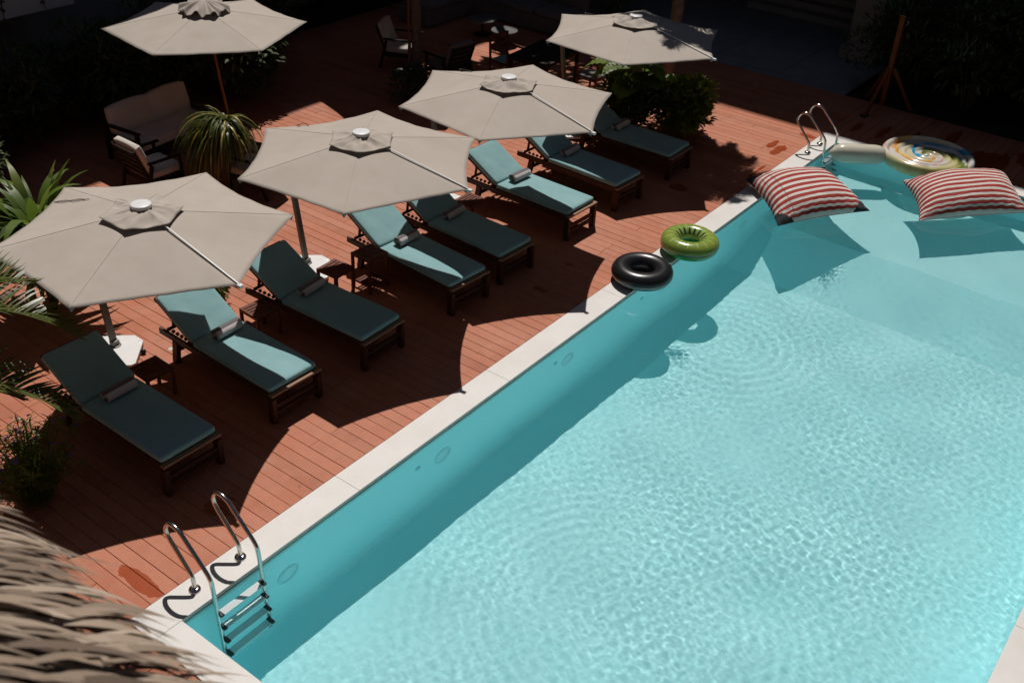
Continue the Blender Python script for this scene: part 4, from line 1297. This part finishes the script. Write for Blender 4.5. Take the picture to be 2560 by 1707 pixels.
# paddle leaved plant and palm fronds at the left edge
t = empty('paddle_leaved_plant', (2.15, 5.15, 0)); tag(t, 'dense clump of long glossy paddle leaves left of the nearest parasol', 'plant')
m = MB(); rs = random.Random(21)
for k in range(170):
    a = rs.uniform(0, 2 * pi); e = rs.uniform(.35, 1.35)
    r = rs.uniform(0, .25); hz = rs.uniform(.5, 1.25)
    q = Vector((cos(a) * r * 1.3, sin(a) * r * 1.3, hz)); d = Vector((cos(a) * cos(e), sin(a) * cos(e), sin(e)))
    blade(m, q, d, (0, 0, 1), rs.uniform(.55, .95), rs.uniform(.09, .16), rs.uniform(1.0, 2.4), 8, min(1, max(0, rs.gauss(.5, .25))), fold=.10)
m.build('foliage', M_big, t)
stems_mesh(9, .3, 1.1, 22).build('stem', M_stem, t)
t = empty('areca_palm', (-1.05, 3.40, 0)); tag(t, 'palm fronds leaning in from the left edge over the nearest parasol', 'palm')
rs = random.Random(31)
for k in range(5):
    m = MB(); m.tube(smooth_path([(rs.uniform(-.12, .12), rs.uniform(-.12, .12), 0), (.10 + .04 * k, -.03 * k, .7), (.34 + .07 * k, -.08 * k, 1.25 + .15 * k)], 5), .018, 7); m.build('stem', M_stem, t)
for (bs, to, Ln, dr, tn, ll) in [((.62, -.35, 1.88), (1.0, -.64, .42), 1.78, 1.35, .45, .44), ((.55, -.2, 1.70), (1.0, -.30, .9), 1.75, 1.6, .55, .44), ((.5, -.5, 1.35), (1.0, -1.0, .55), 1.70, 1.5, .35, .42),
                                 ((.3, -.2, 1.1), (.8, -1.1, .9), 1.35, 1.9, .6, .34), ((.2, .2, 1.1), (.3, .9, 1.1), 1.3, 1.7, .4, .34), ((.2, 0, 1.1), (-.6, .3, 1.1), 1.3, 1.6, .4, .34), ((.4, -.2, 1.0), (.9, -.3, .35), 1.4, 1.4, .5, .3)]:
    m = MB(); frond(m, bs, to, Ln * .93, dr, 36, ll * .92, .038, tn, rs, 1.0, .35); m.build('frond', M_palm, t)
m = MB(); frond(m, (.4, -.05, 1.25), (.95, .05, .85), 1.35, 1.9, 26, .26, .014, .5, rs, .3, 1.4); m.build('frond', M_dry, t)

# purple flowering shrub
t = empty('flowering_shrub', (.08, 2.22, 0)); tag(t, 'twiggy dark green shrub dotted with small purple flowers at the left edge', 'shrub')
rs = random.Random(41); ms = MB(); ml = MB(); tips = []
for k in range(70):
    a = rs.uniform(0, 2 * pi); r = rs.uniform(.05, .50); hz = rs.uniform(.35, .98) * (1 - .35 * r)
    pth = smooth_path([(cos(a) * .04, sin(a) * .04, 0), (cos(a) * r * .45, sin(a) * r * .45, hz * .5), (cos(a) * r, sin(a) * r, hz)], 5)
    ms.tube(pth, [.006 - .0004 * j for j in range(len(pth))], 5)
    tips.append(pth[-1])
    for j in range(2, len(pth)):
        for q in range(5):
            b = rs.uniform(0, 2 * pi)
            blade(ml, pth[j].lerp(pth[j - 1], rs.random()), (cos(b), sin(b), rs.uniform(-.1, .9)), (0, 0, 1), rs.uniform(.07, .15), rs.uniform(.008, .016), rs.uniform(.2, 1.3), 4, rs.uniform(.1, .8))
ms.build('stem', M_stem, t); ml.build('foliage', M_leaf, t)
mf = MB()
for p in tips[:34]:
    p = p + Vector((rs.uniform(-.02, .02), rs.uniform(-.02, .02), .02))
    for k in range(5):
        b = 2 * pi * k / 5 + rs.random() * .4
        blade(mf, p, (cos(b), sin(b), .5), (0, 0, 1), .024, .022, .8, 3, rs.random())
mf.build('blossom', M_purple, t)

def small_plant(loc, label, rad, h, n, seed, mt=M_leaf, lL=.11, lW=.05):
    t = empty('low_shrub', loc); tag(t, label, 'shrub')
    shrub_mesh(seed, rad, h, n, lL, lW, 5).build('foliage', mt, t); stems_mesh(seed, rad * .8, h * .8, 6).build('stem', M_trunk, t)
small_plant((3.42, 3.72, 0), 'small leafy plant beside the headrest of the wholly shaded sunbed', .22, .55, 300, 51)
small_plant((10.35, 6.85, 0), 'low dark plant at the foot of the slim palm trunk', .42, .55, 500, 52, M_dark)
small_plant((11.15, 3.55, 0), 'low dark plant behind the last sunbed headrest', .26, .45, 350, 53)
small_plant((17.7, 7.1, 0), 'shrub with pale flecked leaves at the top edge above the half shaded parasol', .55, .9, 900, 54, M_leaf)

def tall_palm(loc, top, tr, label, nf, Lf, seed, cat='palm', bend=.2):
    t = empty('tall_palm', (loc[0], loc[1], 0)); tag(t, label, cat)
    tx, ty, tz = top[0] - loc[0], top[1] - loc[1], top[2]
    pth = smooth_path([(0, 0, 0), (tx * .15, ty * .15 , tz * .3), (tx * .5, ty * .5, tz * .65), (tx, ty, tz)], 8)
    m = MB(); m.tube(pth, [tr * (1.15 - .35 * k / len(pth)) * (1 + .05 * (k % 2)) for k in range(len(pth))], 14); m.build('trunk', M_trunk, t)
    rs = random.Random(seed); m = MB()
    for k in range(nf):
        a = 2 * pi * k / nf + rs.uniform(-.2, .2); e = rs.uniform(.0, .9)
        frond(m, (tx, ty, tz), (cos(a) * cos(e), sin(a) * cos(e), sin(e)), Lf * rs.uniform(.85, 1.1), rs.uniform(1.3, 2.0), 30, .42, .035, rs.uniform(.2, .7), rs)
    m.build('crown', M_palm, t)
    return t
tall_palm((14.3, 3.6), (13.75, 3.3, 6.0), .10, 'palm with a pale trunk rising at the top edge behind the half shaded parasol', 30, 1.5, 61)
tall_palm((11.14, 7.24), (10.95, 7.4, 7.2), .085, 'slim dark ringed palm trunk next to the wooden parasol pole', 11, 1.25, 62)

t = empty('shade_tree', (16.6, 9.9, 0)); tag(t, 'leafy tree above the frame over the far corner sofa, shading the dark table', 'tree')
m = MB(); m.tube(smooth_path([(0, 0, 0), (.05, -.1, 2.5), (-.3, -.6, 5.0), (-.8, -1.5, 6.8)], 6), [.16 - .005 * k for k in range(19)], 12); m.build('trunk', M_trunk, t)
m = shrub_mesh(77, 1.55, 1.9, 2300, .30, .12, 10, .6); o = m.build('crown', M_leaf, t); o.location = (-.95, -1.85, 6.1)

# ------------------------------------------------------------------ buildings that throw the big shadows
def add_obj(m, name, mt, par, **k): return m.build(name, mt, par, **k)
t = empty('annex_building', (6.0, 11.0, 0)); tag(t, 'white rendered wall with hanging vines at the upper left corner', 'building')
m = MB(); m.box((-4.3, .75, 3.06), (9.9, 1.5, 2.96)); m.build('wall', M_wall, t, bevel=.01)      # overhanging upper storey
m = MB(); m.box((2.5, 3.2, 6.95), (27.0, 3.4, 13.9)); m.build('rear_block', M_facade, t)
for k in range(6):
    f = MB(); f.box((-8 + k * 3.4, 1.49, 5.8), (1.5, .05, 1.9)); fo = f.build('window', M_glass, t)
    f = MB(); f.box((-8 + k * 3.4, 1.455, 4.80), (1.7, .10, .08)); f.build('sill', M_wall, fo)
m = MB(); rs = random.Random(71)
for x0, n_ in ((-.55 - .0, 5), (.05, 3), (-1.3, 2)):
    for k in range(n_):
        x = x0 + rs.uniform(-.16, .16) ; z0 = 3.4; L_ = rs.uniform(1.2, 1.9)
        pth = [Vector((x + .05 * sin(j * .9 + k), -.02 - .02 * rs.random(), z0 - L_ * j / 12)) for j in range(13)]
        m.tube(smooth_path(pth, 2), .007, 5)
        for j in range(26):
            q = pth[rs.randrange(13)]; b = rs.uniform(0, 6.28)
            blade(m, q, (cos(b), -abs(sin(b)), rs.uniform(-.8, .3)), (0, 0, 1), .07, .045, .6, 3, rs.random() * .6)
v = m.build('hanging_vine', M_dark, None); v.location = (6.0, 11.0, 0)
tag(v, 'thin dark vines hanging down the white wall', 'vine')

t = empty('main_building', (22.0, 2.0, 0)); tag(t, 'dim building beyond the paving with a pale pillar and stepped entrance', 'building')
H_ = 17.75
m = MB(); m.box((4, -11, H_ / 2), (8, 18, H_)); m.box((4, 9.5, H_ / 2), (8, 11, H_)); m.box((4, .95, H_ / 2 + 1.6), (8, 6.0, H_ - 3.2)); m.box((6.0, .95, 1.6), (3.9, 5.9, 3.2)); m.build('wall', M_facade, t)
m = MB(); m.box((-1.7, 2, 3.25), (3.6, 24, .35)); m.build('balcony_slab', M_facade, t)
for k, yy in enumerate((-.55, 7.2, 10.6)):
    m = MB(); m.box((-3.2, yy, 1.56), (.55, .62, 3.0)); m.box((-3.2, yy, .14), (.75, .82, .28)); m.build('pillar', M_facade, t, bevel=.02)
for k in range(5):
    f = MB(); f.box((-.02, -9 + k * 5.2, 6.3), (.06, 2.2, 1.9)); fo = f.build('window', M_glass, t)
for k in range(2):
    f = MB(); f.box((-.02, 6.0 + k * 3.6, 1.25), (.06, 2.0, 2.3)); f.build('glazed_door', M_glass, t)

# ------------------------------------------------------------------ thatched roof close to the camera
t = empty('thatched_roof', (-2.9, -4.2, 0)); tag(t, 'weathered grey brown palm thatch roof edge in the lower left corner', 'roof')
ox, oy = 2.9, 4.2
ex, ez, sl = -2.325, 4.385, 1.12
ln = sqrt(1 + sl * sl); dn = Vector((1 / ln, 0, -sl / ln)); upn = Vector((sl / ln, 0, 1 / ln))
m = MB()
a = [Vector((ex + ox, y, ez)) for y in (-9.5 + oy, -1.6 + oy)]; bq = [q - dn * 2.0 for q in a]
m.add([a[0], a[1], bq[1], bq[0]] + [q - upn * .10 for q in (a[0], a[1], bq[1], bq[0])], [(0, 1, 2, 3), (7, 6, 5, 4), (0, 4, 5, 1), (2, 6, 7, 3)], .15); m.build('underlay', M_thatch, t)
m = MB(); rs = random.Random(81)
rows_ = 13
for r_ in range(rows_):
    s0_ = 1.95 * r_ / rows_
    for k in range(300):
        y = rs.uniform(-7.2, -1.7) + oy; cl = noise.noise(Vector((y * 4.2, r_ * .9, 0))); c2 = noise.noise(Vector((y * 9, r_ * 1.7, 5)))
        if c2 < -.28: continue
        q = Vector((ex + ox, y, ez)) - dn * (s0_ + rs.uniform(0, .10) - .10 * c2) + upn * (.010 + .03 * rs.random() + .05 * max(0, cl))
        yaw = rs.gauss(-.08, .10) + .42 * cl
        d = (dn + Vector((0, 1, 0)) * yaw + upn * (rs.uniform(.05, .20) + .15 * cl)).normalized()
        tn = min(1, max(0, .44 + .95 * c2 + rs.gauss(0, .18)))
        blade(m, q, d, upn, rs.uniform(.34, .60) + .12 * c2, rs.uniform(.014, .060), rs.uniform(.35, .80), 7, tn, fold=.22)
m.build('thatch', M_thatch, t)
for yy in (-6.5, -2.2):
    m = MB(); m.tube([(-.45, yy + oy, -.1), (-.45, yy + oy, 4.85)], .07, 12); m.build('post', M_trunk, t)

t = empty('sky_block_wing', (-8.0, 0, 0)); tag(t, 'unseen dark building wing added behind the viewpoint to hold back sky light', 'building')  # added out of view to block sky light and deepen the shade
M_blocker = vary('brown_blocker', (.07, .06, .05), (.09, .078, .065), 1.2, .9)  # kept dark so the added blocks bounce little sun
m = MB(); m.box((-2.5, 0, 7.5), (5, 44, 15)); m.build('wall', M_blocker, t)
for k in range(7):
    f = MB(); f.box((.02, -17 + k * 5.4, 7.5), (.06, 2.4, 2.2)); fo = f.build('window', M_glass, t)
t = empty('sky_block_side', (6.0, -13.0, 0)); tag(t, 'unseen dark block added beyond the open side of the pool to cut sky light', 'building')  # second unseen block, added to screen the sky on this side
m = MB(); m.box((0, -2.5, 5.5), (34, 5, 11)); m.build('wall', M_blocker, t)
for k in range(8):
    f = MB(); f.box((-14 + k * 4.0, .02, 5.5), (2.0, .06, 1.8)); fo = f.build('window', M_glass, t)
